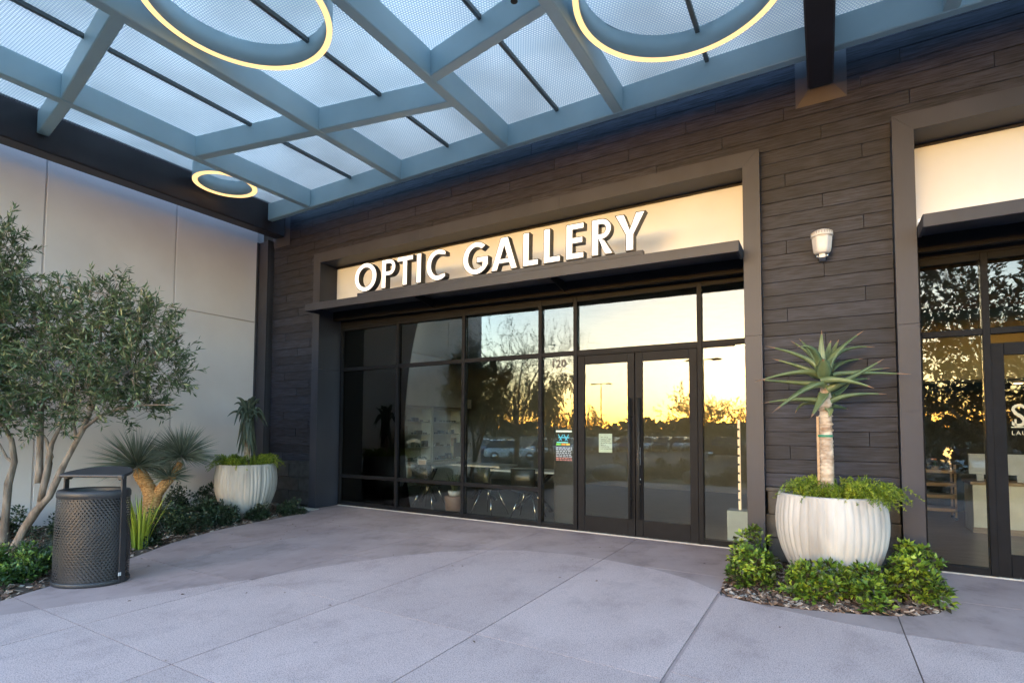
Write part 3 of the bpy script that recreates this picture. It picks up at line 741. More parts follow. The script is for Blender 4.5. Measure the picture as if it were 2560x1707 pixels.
# ================================================================== planters
def planter(loc, label, seed, sx=1.0):
    rs = random.Random(seed); t = thing('planter_pot', label, 'planter', loc); t.scale = (sx,sx,.985)
    gro = []; a = 0
    while a < 2*PI-.05: gro.append((a, rs.uniform(.5,1.0), rs.uniform(.018,.034))); a += rs.uniform(.105,.19)
    def rf(a, z):
        d = 0
        for (g, dep, w) in gro:
            e = (a-g+PI) % (2*PI)-PI + .03*math.sin(z*5+g*9)*.4
            d += dep*math.exp(-(e/w)**2)
        return 1-.034*d*min(1,max(0,(.885-z)/.05))*min(1,z/.06+.2)
    prof = [(.28,0),(.30,.01),(.345,.06),(.395,.12),(.445,.20),(.495,.31),(.53,.42),(.549,.53),(.553,.63),(.546,.73),(.532,.81),(.522,.865),(.516,.885)]
    MB().lathe(prof, 300, rf=rf).build('shell', M['pot'], t)
    MB().lathe([(.516,.885),(.505,.893),(.478,.893),(.468,.882),(.468,.80)], 120).build('rim', M['pot'], t)
    MB().lathe([(.467,.825),(.3,.835),(0,.84)], 48).build('soil', M['soil'], t)
    return t
PR = (.03,-1.10,-.01); PL_ = (-8.55,-1.68,-.01)
planter(PR, 'large fluted pale stone pot holding the tall aloe by the right pier', 1, .88)
planter(PL_, 'fluted pale stone pot in the corner by the beige wall', 2, .885)

# ------------------------------------------------------------------ leaf helpers
def leaves(pos, dr, up, ln, wd, fold=.25):
    """each leaf: two triangles folded along the midrib"""
    pos = np.asarray(pos, float); dr = np.asarray(dr, float); up = np.asarray(up, float)
    dr = dr/np.linalg.norm(dr,axis=1,keepdims=True); sd_ = np.cross(dr, up); nn = np.linalg.norm(sd_,axis=1,keepdims=True); nn[nn < 1e-6] = 1; sd_ = sd_/nn
    nr = np.cross(sd_, dr); ln = np.asarray(ln)[:,None]; wd = np.asarray(wd)[:,None]
    n = len(pos); v = np.empty((n,4,3)); mid = pos+dr*ln*.45
    v[:,0] = pos; v[:,1] = mid+sd_*wd*.5+nr*wd*fold; v[:,2] = pos+dr*ln-nr*wd*fold*.6; v[:,3] = mid-sd_*wd*.5+nr*wd*fold
    return v.reshape(-1,3)
def leaf_obj(name, v, mat, parent, tint, loc=(0,0,0)):
    n = len(v)//4; me = bpy.data.meshes.new(name)
    me.vertices.add(4*n); me.vertices.foreach_set('co', v.astype(np.float32).ravel())
    i = np.arange(n)*4; tri = np.stack([i,i+1,i+2,i,i+2,i+3],1).ravel()
    me.loops.add(6*n); me.loops.foreach_set('vertex_index', tri.astype(np.int32))
    me.polygons.add(2*n); me.polygons.foreach_set('loop_start', (np.arange(2*n)*3).astype(np.int32)); me.polygons.foreach_set('loop_total', np.full(2*n,3,np.int32))
    me.materials.append(mat); me.update(calc_edges=True); set_tint(me, np.repeat(tint,2))
    return link(name, me, parent, loc)
def unit(v): return v/np.maximum(np.linalg.norm(v,axis=-1,keepdims=True),1e-9)

def fern(loc, label, seed, n=150, spread=.52, side=None):
    r = np.random.default_rng(seed); t = thing('asparagus_fern', label, 'fern', loc); P, D, Ln, Wd, T = [], [], [], [], []; st = MB()
    for k in range(n):
        a = r.uniform(0,2*PI); rad = r.uniform(.08,.37); L = r.uniform(.16,.34)*(1.12 if side is not None and abs((a-side+PI)%(2*PI)-PI) < .9 else 1)
        base = np.array([rad*math.cos(a),rad*math.sin(a),0.0]); out = np.array([math.cos(a+r.normal(0,.5)),math.sin(a+r.normal(0,.5)),0])
        rise = r.uniform(.04,.20); pts = []
        for i in range(9):
            s_ = i/8; pts.append(base+out*L*s_*(.9)+np.array([0,0,rise*math.sin(min(1,s_*1.35)*PI*.62)-.16*max(0,s_-.45)**1.4*(rad/.42)*2.0]))
        pts = np.array(pts); st.tube(pts[::2], .0018, 3, False)
        tb = r.uniform(.15,.85)
        for i in range(1,9):
            d = unit(pts[i]-pts[i-1])
            for q in range(9):
                f = r.random(); p = pts[i-1]*(1-f)+pts[i]*f; e = unit(d*.6+r.normal(0,.6,3)+np.array([0,0,.15])); P.append(p); D.append(e); Ln.append(r.uniform(.03,.06)*(1.15-i/12)); Wd.append(.0085); T.append(np.clip(tb+r.normal(0,.18),0,1))
    P = np.array(P); v = leaves(P, D, unit(r.normal(0,1,P.shape)), Ln, Wd, .1)
    leaf_obj('foliage', v, M['fern'], t, np.array(T)); st.build('stems', M['fernstem'], t); return t
M['fernstem'] = plain('fern_stem', (.10,.13,.03), .7)
fern((PR[0]+.10,PR[1]+.0,.825), 'bright feathery fern spilling over the right pot rim', 5, 170, side=-.2)
fern((PL_[0],PL_[1],.835), 'feathery fern around the stem in the corner pot', 6, 150)

# ------------------------------------------------------------------ aloes
def blade(pts, w, th=.35, n=10):
    """curved succulent leaf through 3 points: channelled cross-section tapering to a point"""
    p0, p1, p2 = (Vector(p) for p in pts); c = 2*p1-.5*p0-.5*p2
    vs = []; fs = []
    for i in range(n+1):
        t = i/n; p = (1-t)**2*p0+2*t*(1-t)*c+t*t*p2; tg = (2*(1-t)*(c-p0)+2*t*(p2-c)).normalized()
        sd_ = tg.cross(Vector((0,0,1))); sd_ = sd_.normalized() if sd_.length > .05 else Vector((1,0,0)); up = sd_.cross(tg).normalized()
        q = w*(1-t)**.72*(1 if t > .12 else .8+1.67*t)*.5+.0012
        for (a, b_) in ((-1,.30),(-.5,.0),(0,-.10),(.5,.0),(1,.30),(.7,-.55),(0,-.95),(-.7,-.55)):
            vs.append(p+sd_*(a*q)+up*(b_*q*1.1))
    for i in range(n):
        for k in range(8): fs.append((i*8+k, i*8+(k+1) % 8, (i+1)*8+(k+1) % 8, (i+1)*8+k))
    fs.append(tuple(range(8))); fs.append(tuple(range(n*8,n*8+8))[::-1])
    return vs, fs, n
def aloe_leaf(parent, pts, w, mat, origin, tip=True):
    o = Vector(origin); vs, fs, n = blade([Vector(p)-o for p in pts], w)
    b = MB(); b.add(vs, fs, True); me = b.mesh('leaf', mat)
    if tip:
        me.materials.append(M['aloetip'])
        for i, f in enumerate(fs):
            if min(f) >= (n-1)*8: me.polygons[i].material_index = 1
    return link('leaf', me, parent)
ALOE=[
 ((-0.007,-1.202,2.058),(-0.160,-1.184,2.226),(-0.504,-1.335,2.345),0.050),
 ((-0.016,-1.150,2.064),(-0.101,-1.095,2.279),(-0.211,-1.052,2.438),0.045),
 ((-0.007,-1.144,2.075),(-0.012,-1.101,2.284),(-0.006,-1.086,2.502),0.050),
 ((0.032,-1.180,2.070),(0.113,-1.084,2.266),(0.357,-0.895,2.495),0.055),
 ((0.042,-1.058,2.081),(0.156,-0.887,2.305),(0.469,-0.591,2.362),0.050),
 ((0.013,-1.134,2.097),(0.042,-0.953,2.275),(0.075,-0.825,2.430),0.050),
 ((0.023,-1.070,2.103),(0.087,-0.869,2.294),(0.149,-0.667,2.454),0.045),
 ((-0.016,-1.093,2.092),(-0.113,-0.986,2.282),(-0.294,-0.927,2.439),0.045),
 ((-0.025,-1.271,2.075),(-0.085,-1.491,2.261),(-0.209,-1.680,2.261),0.045),
 ((0.002,-1.287,2.028),(0.006,-1.429,2.112),(0.001,-1.551,2.157),0.085),
 ((-0.017,-1.091,2.058),(-0.185,-1.078,2.142),(-0.461,-1.130,2.238),0.050),
 ((-0.017,-1.206,2.036),(-0.215,-1.382,2.068),(-0.576,-1.647,1.958),0.055),
 ((-0.018,-1.203,1.959),(-0.223,-1.208,1.977),(-0.604,-1.375,2.005),0.050),
 ((0.063,-0.989,2.109),(0.189,-0.689,2.215),(0.362,-0.515,2.253),0.045),
 ((0.050,-1.167,2.037),(0.245,-0.997,2.071),(0.756,-0.695,2.055),0.050),
 ((0.052,-0.993,2.063),(0.297,-0.678,2.110),(0.600,-0.520,2.145),0.045),
 ((0.028,-1.230,1.900),(0.235,-1.231,2.012),(0.498,-1.144,2.173),0.060),
 ((-0.008,-1.314,1.983),(0.175,-1.380,1.970),(0.402,-1.358,1.881),0.055),
 ((0.050,-0.989,1.972),(0.244,-0.704,2.021),(0.430,-0.520,2.040),0.045),
 ((0.067,-1.031,1.855),(0.150,-0.811,1.900),(0.257,-0.638,2.014),0.050),
 ((0.001,-1.249,1.943),(-0.138,-1.502,1.898),(-0.424,-1.773,1.650),0.060),
 ((0.008,-1.298,1.852),(-0.030,-1.432,1.770),(-0.110,-1.528,1.609),0.060),
 ((0.045,-1.156,1.782),(0.226,-1.111,1.846),(0.530,-0.933,1.848),0.050),
 ((-0.012,-1.132,1.795),(-0.256,-1.218,1.808),(-0.539,-1.382,1.761),0.045),
 ((-0.013,-1.073,1.764),(-0.172,-1.051,1.774),(-0.261,-1.039,1.665),0.040),
 ((0.055,-1.009,1.743),(0.127,-0.816,1.737),(0.215,-0.646,1.718),0.040),
 ((0.025,-1.222,1.713),(0.052,-1.263,1.678),(0.036,-1.291,1.613),0.045),
 ((-0.018,-0.975,2.045),(-0.100,-0.793,2.076),(-0.154,-0.711,2.123),0.045)]
ao = (.012,-1.16,.84)
al = thing('aloe_tree', 'tall green aloe with spreading pointed leaves in the right pot', 'aloe', ao)
for p0, p1, p2, w in ALOE: aloe_leaf(al, (p0,p1,p2), w*1.75, M['aloe'], ao)
MB().tube([(0,0,-.02),(.004,0,.3),(-.002,0,.62),(.0,0,.86),(.0,-.01,1.05),(0,0,1.22)], [.062,.058,.056,.053,.045,.02], 18).build('trunk', M['aloebark'], al)
for z, rr in [(.05+.037*k,.0635-.0001*k) for k in range(14)]+[(.64,.060),(.70,.060),(.78,.058),(.84,.057),(.90,.054),(.97,.05)]:
    MB().lathe([(rr-.006,z),(rr+(.007 if z > .62 else -.001),z+.010),(rr-.007,z+.028)], 18, rf=lambda a, q, z=z: 1+.03*math.sin(3*a+z*40)).build('bark_ring', M['aloebark'], al)
MB().box(-.082,-.058,.0,.03,-.02,.79,.002).build('stake', M['wood'], al)
MB().lathe([(.061,.585),(.065,.590),(.065,.603),(.061,.608)], 20, c=(-.006,0,0)).build('tie', plain('green_tie', (.02,.20,.12), .5), al)
bo = (PL_[0],PL_[1],.84); a2 = thing('drooping_aloe', 'slim dark aloe with drooping leaves in the corner pot', 'aloe', bo)
MB().tube([(0,0,-.02),(.005,.003,.25),(0,0,.55),(0,0,.95)], [.052,.046,.045,.03], 14).build('trunk', M['aloebark'], a2)
rs = random.Random(12)
for k in range(46):
    h = 1.0-.58*(k/46)**1.1; a = k*2.4+rs.uniform(-.3,.3); f = k/46
    if f < .2: L, z1, z2 = rs.uniform(.14,.24), .14, rs.uniform(.10,.20)
    elif f < .42: L, z1, z2 = rs.uniform(.22,.36), .10, rs.uniform(-.24,.0)
    else: L, z1, z2 = rs.uniform(.10,.17), .02, rs.uniform(-.40,-.28)
    d = Vector((math.cos(a),math.sin(a),0)); b0 = Vector(bo)+Vector((0,0,h))
    aloe_leaf(a2, (b0+d*.03, b0+d*L*.55+Vector((0,0,z1)), b0+d*L+Vector((0,0,z2))), .10, M['aloedark'], bo, False)

# ------------------------------------------------------------------ shrubs
def shrub_mesh(name, seed, r, h, n, ln, wd, mat, dark_frac=.15, tint_mu=.5, spiky=0.0):
    g = np.random.default_rng(seed)
    nb = max(3,int(n/55)); ce = unit(g.normal(0,1,(nb,3))); ce[:,2] = np.abs(ce[:,2]); rad = g.uniform(.35,1.0,nb)[:,None]
    ce = ce*rad*np.array([r*.85,r*.85,h*.8]); ce[:,2] += h*.08
    k = g.integers(0,nb,n); cr = g.uniform(.16,.34,nb)*r
    off = unit(g.normal(0,1,(n,3)))*(g.random(n)[:,None]**.5)*cr[k][:,None]; P = ce[k]+off; P[:,2] = np.maximum(P[:,2], .004+.02*g.random(n))
    D = unit(off)+g.normal(0,.45,(n,3))+np.array([0,0,.35]); U = unit(g.normal(0,.5,(n,3))+np.array([0,0,1]))
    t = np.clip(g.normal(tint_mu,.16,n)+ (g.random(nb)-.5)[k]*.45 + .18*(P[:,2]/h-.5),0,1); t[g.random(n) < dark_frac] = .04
    return leaves(P, D, U, g.uniform(.7,1.25,n)*ln, g.uniform(.8,1.2,n)*wd, .2), t, ce
def shrub(name, label, loc, seed, r, h, n, ln, wd, mat, group=None, cat='shrub', **k):
    t = thing(name, label, cat, loc, 0, group); v, ti, ce = shrub_mesh(name, seed, r, h, n, ln, wd, mat, **k)
    leaf_obj('foliage', v, M[mat], t, ti)
    b = MB(); rs = random.Random(seed)
    for c in ce[:26]: b.tube([(rs.uniform(-.05,.05)*r,rs.uniform(-.05,.05)*r,-.02),(c[0]*.5,c[1]*.5,c[2]*.55),tuple(c)], [.006,.004,.002], 4, False)
    b.build('stems', M['bark'], t); return t
for i, (x,y,r,h,lab) in enumerate([
    (-.62,-1.62,.27,.36,'bright green shrub at the left front of the right pot'),
    (-.66,-1.20,.26,.44,'bright shrub between the door jamb and the right pot'),
    (-.12,-1.80,.24,.36,'bright shrub centred in front of the right pot'),
    (.24,-1.75,.27,.34,'reddish tipped shrub front right of the right pot'),
    (.66,-1.42,.26,.44,'yellow-green shrub at the right end of the small bed'),
    (.70,-1.02,.24,.40,'green shrub right of the big pot against the jamb')]):
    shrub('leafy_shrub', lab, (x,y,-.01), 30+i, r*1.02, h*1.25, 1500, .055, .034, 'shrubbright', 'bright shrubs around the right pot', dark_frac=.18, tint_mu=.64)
DARK = [(-7.98,-1.22,.24,.20),(-8.25,-2.28,.28,.24),(-7.98,-1.80,.20,.20),(-9.35,-1.80,.25,.44),(-8.45,-2.52,.36,.30),(-8.05,-2.45,.30,.22),(-9.35,-2.35,.34,.46),(-7.85,-3.05,.30,.24),(-8.30,-3.10,.33,.28),(-7.42,-3.72,.20,.20),(-9.4,-3.7,.40,.36),(-9.3,-4.6,.40,.38),(-9.6,-5.2,.4,.40),(-8.9,-4.0,.32,.30),(-8.35,-3.75,.30,.26)]
DL = ['dark ground-cover plant nearest the portal frame base','dark ground-cover plant in front of the corner pot','dark ground-cover plant at the bed edge below the corner pot','dark bush between the corner pot and the beige wall','dark ground-cover plant right of the yucca trunk','dark ground-cover plant at the paving edge right of the yucca','tall dark bush behind the yucca on the right','dark ground-cover plant at the paving edge by the blade clump','dark ground-cover plant behind the blade clump','small dark plant at the foot of the yellow-green blades','dark bush by the wall behind the litter bin','dark bush by the wall behind the olive trunks','dark bush by the wall at the left picture edge','dark plant between the litter bin and the yucca','low dark plant just left of the blade clump']
for i, (x,y,r,h) in enumerate(DARK):
    shrub('ground_cover_plant', DL[i], (x,y,-.01), 60+i, r*1.12, h*1.35, 1500, .042, .026, 'shrubdark', 'dark plants in the bed by the beige wall', dark_frac=.12, tint_mu=.45)
LEFT = [(-6.85,-5.10,.26,.28,'low plant with fresh green leaves just left of the bin'),(-7.18,-5.36,.32,.34,'green low plant at the left picture edge by the paving'),(-6.72,-5.52,.26,.24,'green plant at the lower left bed edge'),(-7.55,-5.25,.32,.36,'fresh green plant between the picture edge and the grey-green bush'),(-7.12,-4.95,.26,.30,'fresh green plant touching the back of the bin')]
for i, (x,y,r,h,lab) in enumerate(LEFT):
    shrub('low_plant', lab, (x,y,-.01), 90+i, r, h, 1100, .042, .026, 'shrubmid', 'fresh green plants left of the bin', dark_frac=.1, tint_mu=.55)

for i, (x,y,r,h,lab) in enumerate([(-7.45,-4.85,.30,.30,'grey-green fine leaved bush behind the litter bin'),(-7.75,-5.15,.32,.32,'grey-green fine leaved bush at the olive trunks'),(-7.9,-4.35,.3,.26,'grey-green fine leaved bush between bin and olive')]):
    shrub('fine_leaved_bush', lab, (x,y,-.01), 95+i, r, h, 1800, .030, .008, 'rosemary', 'grey-green bushes by the bin', dark_frac=.1, tint_mu=.5)

# blade clump
g = np.random.default_rng(8); ir = thing('blade_clump', 'clump of upright yellow-green blades beside the bin', 'grass clump', (-7.32,-3.86,-.01))
P, D, U, Ln, Wd, T = [], [], [], [], [], []
b = MB(); tint = []
for k in range(62):
    a = g.uniform(0,2*PI); rr = g.uniform(0,.09); L = g.uniform(.36,.74); le = g.uniform(.05,.50); w = g.uniform(.012,.022)
    o = Vector((rr*math.cos(a),rr*math.sin(a),0)); d = Vector((math.cos(a),math.sin(a),0)); vs = []; s_ = d.cross(Vector((0,0,1))); s_.rotate(Matrix.Rotation(g.uniform(-.8,.8),3,'Z'))
    for i in range(6):
        t = i/5; p = o+d*L*le*t**1.6+Vector((0,0,L*(t-.10*le*t*t))); q = w*.5*(1-t**3)+.0006; vs += [p-s_*q, p+s_*q]
    b.add(vs, [(2*i,2*i+1,2*i+3,2*i+2) for i in range(5)]); tint += [float(np.clip(g.normal(.5,.22),0,1))]*5
me = b.mesh('blades', M['iris']); set_tint(me, tint); link('blades', me, ir)

# yucca
yu = thing('yucca_tree', 'branching yucca with shaggy orange trunk and spiky heads', 'yucca', (-9.07,-2.90,-.01)); yo = Vector((-9.07,-2.90,-.01))
def yt(pts, rad):
    b = MB(); r_ = random.Random(4)
    P = [Vector(p)-yo for p in pts]; Q = []; R_ = []
    for i in range(len(P)-1):
        for q in range(6): Q.append(P[i].lerp(P[i+1], q/6)); R_.append((rad[i]+(rad[i+1]-rad[i])*q/6)*(1.06 if q % 2 else .97))
    Q.append(P[-1]); R_.append(rad[-1]); b.tube(Q, R_, 16); b.build('trunk', M['yuccabark'], yu)
    sh = MB(); tn = []                                   # shaggy leaf-base scales
    for i in range(len(Q)-1):
        for q in range(26):
            a = r_.uniform(0,2*PI); d = Vector((math.cos(a),math.sin(a),0)); p = Q[i].lerp(Q[i+1], r_.random())+d*R_[i]*.97; L = r_.uniform(.018,.032)
            s_ = d.cross(Vector((0,0,1)))*.006; dn = Vector((0,0,-L))+d*.010
            sh.add([p-s_, p+s_, p+dn+d*.004], [(0,1,2)]); tn.append(r_.random())
    me = sh.mesh('shag', M['yuccashag']); set_tint(me, tn); link('shag', me, yu)
M['yuccashag'] = leaf_mat('yucca_shag', (.22,.11,.04), (.50,.31,.14), (.70,.55,.36), .05, .9)
yt([(-9.07,-2.90,-.03),(-9.05,-2.91,.22),(-9.04,-2.91,.42)], [.15,.128,.12])
yt([(-9.04,-2.91,.38),(-9.11,-2.96,.58),(-9.18,-3.02,.73),(-9.22,-3.05,.84)], [.10,.095,.095,.08])
yt([(-9.05,-2.90,.36),(-8.98,-2.84,.50),(-8.87,-2.78,.66)], [.08,.075,.07])
yt([(-8.87,-2.78,.62),(-8.80,-2.70,.80),(-8.76,-2.66,.93)], [.055,.05,.045])
def yhead(c, L, n, seed, down=-.35):
    g = np.random.default_rng(seed); b = MB(); tn = []
    for k in range(n):
        z = g.uniform(down,1.0); a = g.uniform(0,2*PI); q = math.sqrt(max(0,1-z*z)); d = Vector((q*math.cos(a),q*math.sin(a),z)); l_ = L*g.uniform(.8,1.08)*(1 if z > -.1 else .85)
        s_ = d.cross(Vector((g.normal(),g.normal(),g.normal()))).normalized(); w = .0110; o = Vector(c)-yo; p1 = o+d*l_*.5+Vector((0,0,.01)); p2 = o+d*l_+Vector((0,0,-.05*l_))
        b.add([o+d*.03-s_*.004,o+d*.03+s_*.004,p1+s_*w*.55,p1-s_*w*.55,p2], [(0,1,2,3),(3,2,4)]); t = float(np.clip(g.normal(.5,.2),0,1)); tn += [t,t]
    me = b.mesh('spiky_head', M['yucca']); set_tint(me, tn); link('spiky_head', me, yu)
yhead((-9.21,-3.07,.88), .68, 520, 1); yhead((-8.75,-2.65,1.02), .60, 500, 2); yhead((-8.84,-2.77,.70), .36, 240, 3)

# ------------------------------------------------------------------ trees
def tree(name, label, loc, stems, blobs, ntwig, seed, mat='olive', leaf=(.092,.020), nl=15, group=None, droop=0.0, twl=(.14,.34)):
    t = thing(name, label, 'tree', loc, 0, group); o = np.array(loc); g = np.random.default_rng(seed)
    tb = MB()
    for pts, r0, r1 in stems:
        n = len(pts); P = [Vector(p)-Vector(loc) for p in pts]; Q = []; R_ = []
        for i in range(n-1):
            for q in range(3): Q.append(P[i].lerp(P[i+1], q/3)); R_.append(r0+(r1-r0)*(i+q/3)/(n-1))
        Q.append(P[-1]); R_.append(r1)
        R_ = [r_*(1+.06*math.sin(5*i+seed)) for i, r_ in enumerate(R_)]; tb.tube(Q, R_, 10)
    tb.build('trunk', M['bark'], t)
    c = np.array([b[0] for b in blobs])-o; rr = np.array([b[1] for b in blobs]); w = rr**2.2; w = w/w.sum()
    k = g.choice(len(blobs), ntwig, p=w)
    off = unit(g.normal(0,1,(ntwig,3)))*(g.random(ntwig)[:,None]**.42)*rr[k][:,None]*np.array([1,1,.85]); B = c[k]+off
    D = unit(unit(off)*.75+np.array([0,0,.45-droop])+g.normal(0,.45,(ntwig,3))); L = g.uniform(*twl,ntwig)
    tw = MB(); 
    sub = tw
    for i in range(ntwig):
        p = Vector(B[i]); d = Vector(D[i]); e = p+d*L[i]+Vector((0,0,-droop*L[i]*.5)); sub.tube([p-d*L[i]*.35, p+d*L[i]*.5, e], [.0035,.0025,.001], 3, False)
    tw.build('twigs', M['bark'], t)
    f = np.tile(np.linspace(.05,1.0,nl), ntwig); ti = np.repeat(np.arange(ntwig), nl)
    P = B[ti]+D[ti]*(L[ti]*f)[:,None]+np.array([0,0,-1])*(droop*L[ti]*.5*f)[:,None]
    dd = unit(D[ti]*.75+unit(g.normal(0,1,(len(ti),3)))*.8+np.array([0,0,-droop])); U = unit(g.normal(0,1,(len(ti),3))+np.array([0,0,.8]))
    tint = np.clip(g.normal(.45,.17,len(ti))+(g.random(ntwig)-.5)[ti]*.35+ (f > .85)*.12,0,1)
    v = leaves(P, dd, U, g.uniform(.7,1.2,len(ti))*leaf[0], g.uniform(.8,1.2,len(ti))*leaf[1], .15)
    leaf_obj('crown', v, M[mat], t, tint); return t
STEMS = [([(-8.42,-4.73,-.02),(-8.30,-4.68,0.26),(-8.17,-4.61,0.48),(-8.04,-4.54,0.65),(-7.86,-4.46,1.07),(-7.67,-4.37,1.46),(-7.51,-4.30,1.88),(-7.27,-4.18,2.35),(-7.02,-4.06,2.80)],.054,.012),
 ([(-8.22,-4.64,0.43),(-8.17,-4.59,0.54),(-8.10,-4.54,0.91),(-8.08,-4.52,1.12),(-8.17,-4.55,1.33),(-8.30,-4.62,1.51),(-8.42,-4.68,1.75),(-8.46,-4.70,2.18)],.033,.009),
 ([(-8.12,-4.59,0.60),(-8.01,-4.57,1.12),(-7.95,-4.57,1.28),(-7.85,-4.54,1.46),(-7.76,-4.53,1.74),(-7.65,-4.51,2.05)],.034,.010),
 ([(-8.14,-4.61,0.81),(-8.18,-4.60,1.22),(-8.23,-4.59,1.59),(-8.26,-4.57,2.02),(-8.33,-4.59,2.56),(-8.55,-4.69,3.22),(-8.84,-4.83,3.78)],.040,.008),
 ([(-7.67,-4.37,1.46),(-7.45,-4.29,1.62),(-7.22,-4.21,1.70),(-6.91,-4.07,1.75),(-6.56,-3.91,1.75)],.020,.006),
 ([(-7.74,-4.40,1.31),(-7.85,-4.40,1.54),(-7.97,-4.40,1.75),(-7.95,-4.34,2.13)],.020,.007),
 ([(-7.51,-4.30,1.88),(-7.20,-4.09,2.17),(-6.92,-3.90,2.44),(-6.72,-3.76,2.61)],.028,.008),
 ([(-7.51,-4.30,1.88),(-7.55,-4.27,2.33),(-7.62,-4.26,2.77),(-7.51,-4.14,3.26)],.028,.008)]
BLOBS = [((-8.37,-4.73,2.65),0.60),((-7.83,-4.53,2.79),0.50),((-7.35,-4.37,2.80),0.48),((-7.15,-4.14,2.72),0.42),((-6.88,-3.97,2.70),0.28),((-6.90,-3.86,2.23),0.30),((-6.86,-4.14,2.20),0.47),((-7.67,-4.18,2.24),0.50),((-7.64,-4.62,2.14),0.55),((-8.42,-4.73,2.01),0.55),((-7.17,-4.09,1.78),0.37),((-7.26,-4.50,1.82),0.40),((-7.87,-4.72,1.66),0.38),((-7.05,-3.92,1.92),0.30),((-8.17,-4.90,1.66),0.35),((-8.40,-4.90,3.30),0.26),((-7.44,-4.21,3.14),0.18),((-8.68,-5.04,2.94),0.6),((-8.79,-5.06,2.11),0.62),((-8.62,-4.95,3.75),.3),((-8.75,-5.0,3.3),.45)]
tree('olive_tree', 'grey-green olive tree with leaning pale trunks before the beige wall', (-8.42,-4.73,0), STEMS, [(b[0],b[1]*.82) for b in BLOBS], 1400, 21)
tree('young_olive_tree', 'slim second olive trunk at the left picture edge', (-8.66,-4.82,0),
     [([(-8.61,-4.76,-0.02),(-8.59,-4.77,0.32),(-8.54,-4.77,0.80),(-8.48,-4.74,1.06),(-8.51,-4.77,1.33),(-8.58,-4.82,1.48),(-8.72,-4.95,1.75),(-8.85,-5.1,2.2)],.05,.011),([(-8.48,-4.74,1.05),(-8.56,-4.79,1.11),(-8.63,-4.84,1.27),(-8.78,-4.95,1.5)],.02,.006)],
     [((-8.9,-5.1,2.3),.5),((-8.75,-5.0,1.65),.33),((-9.0,-5.2,2.9),.5)], 420, 22)

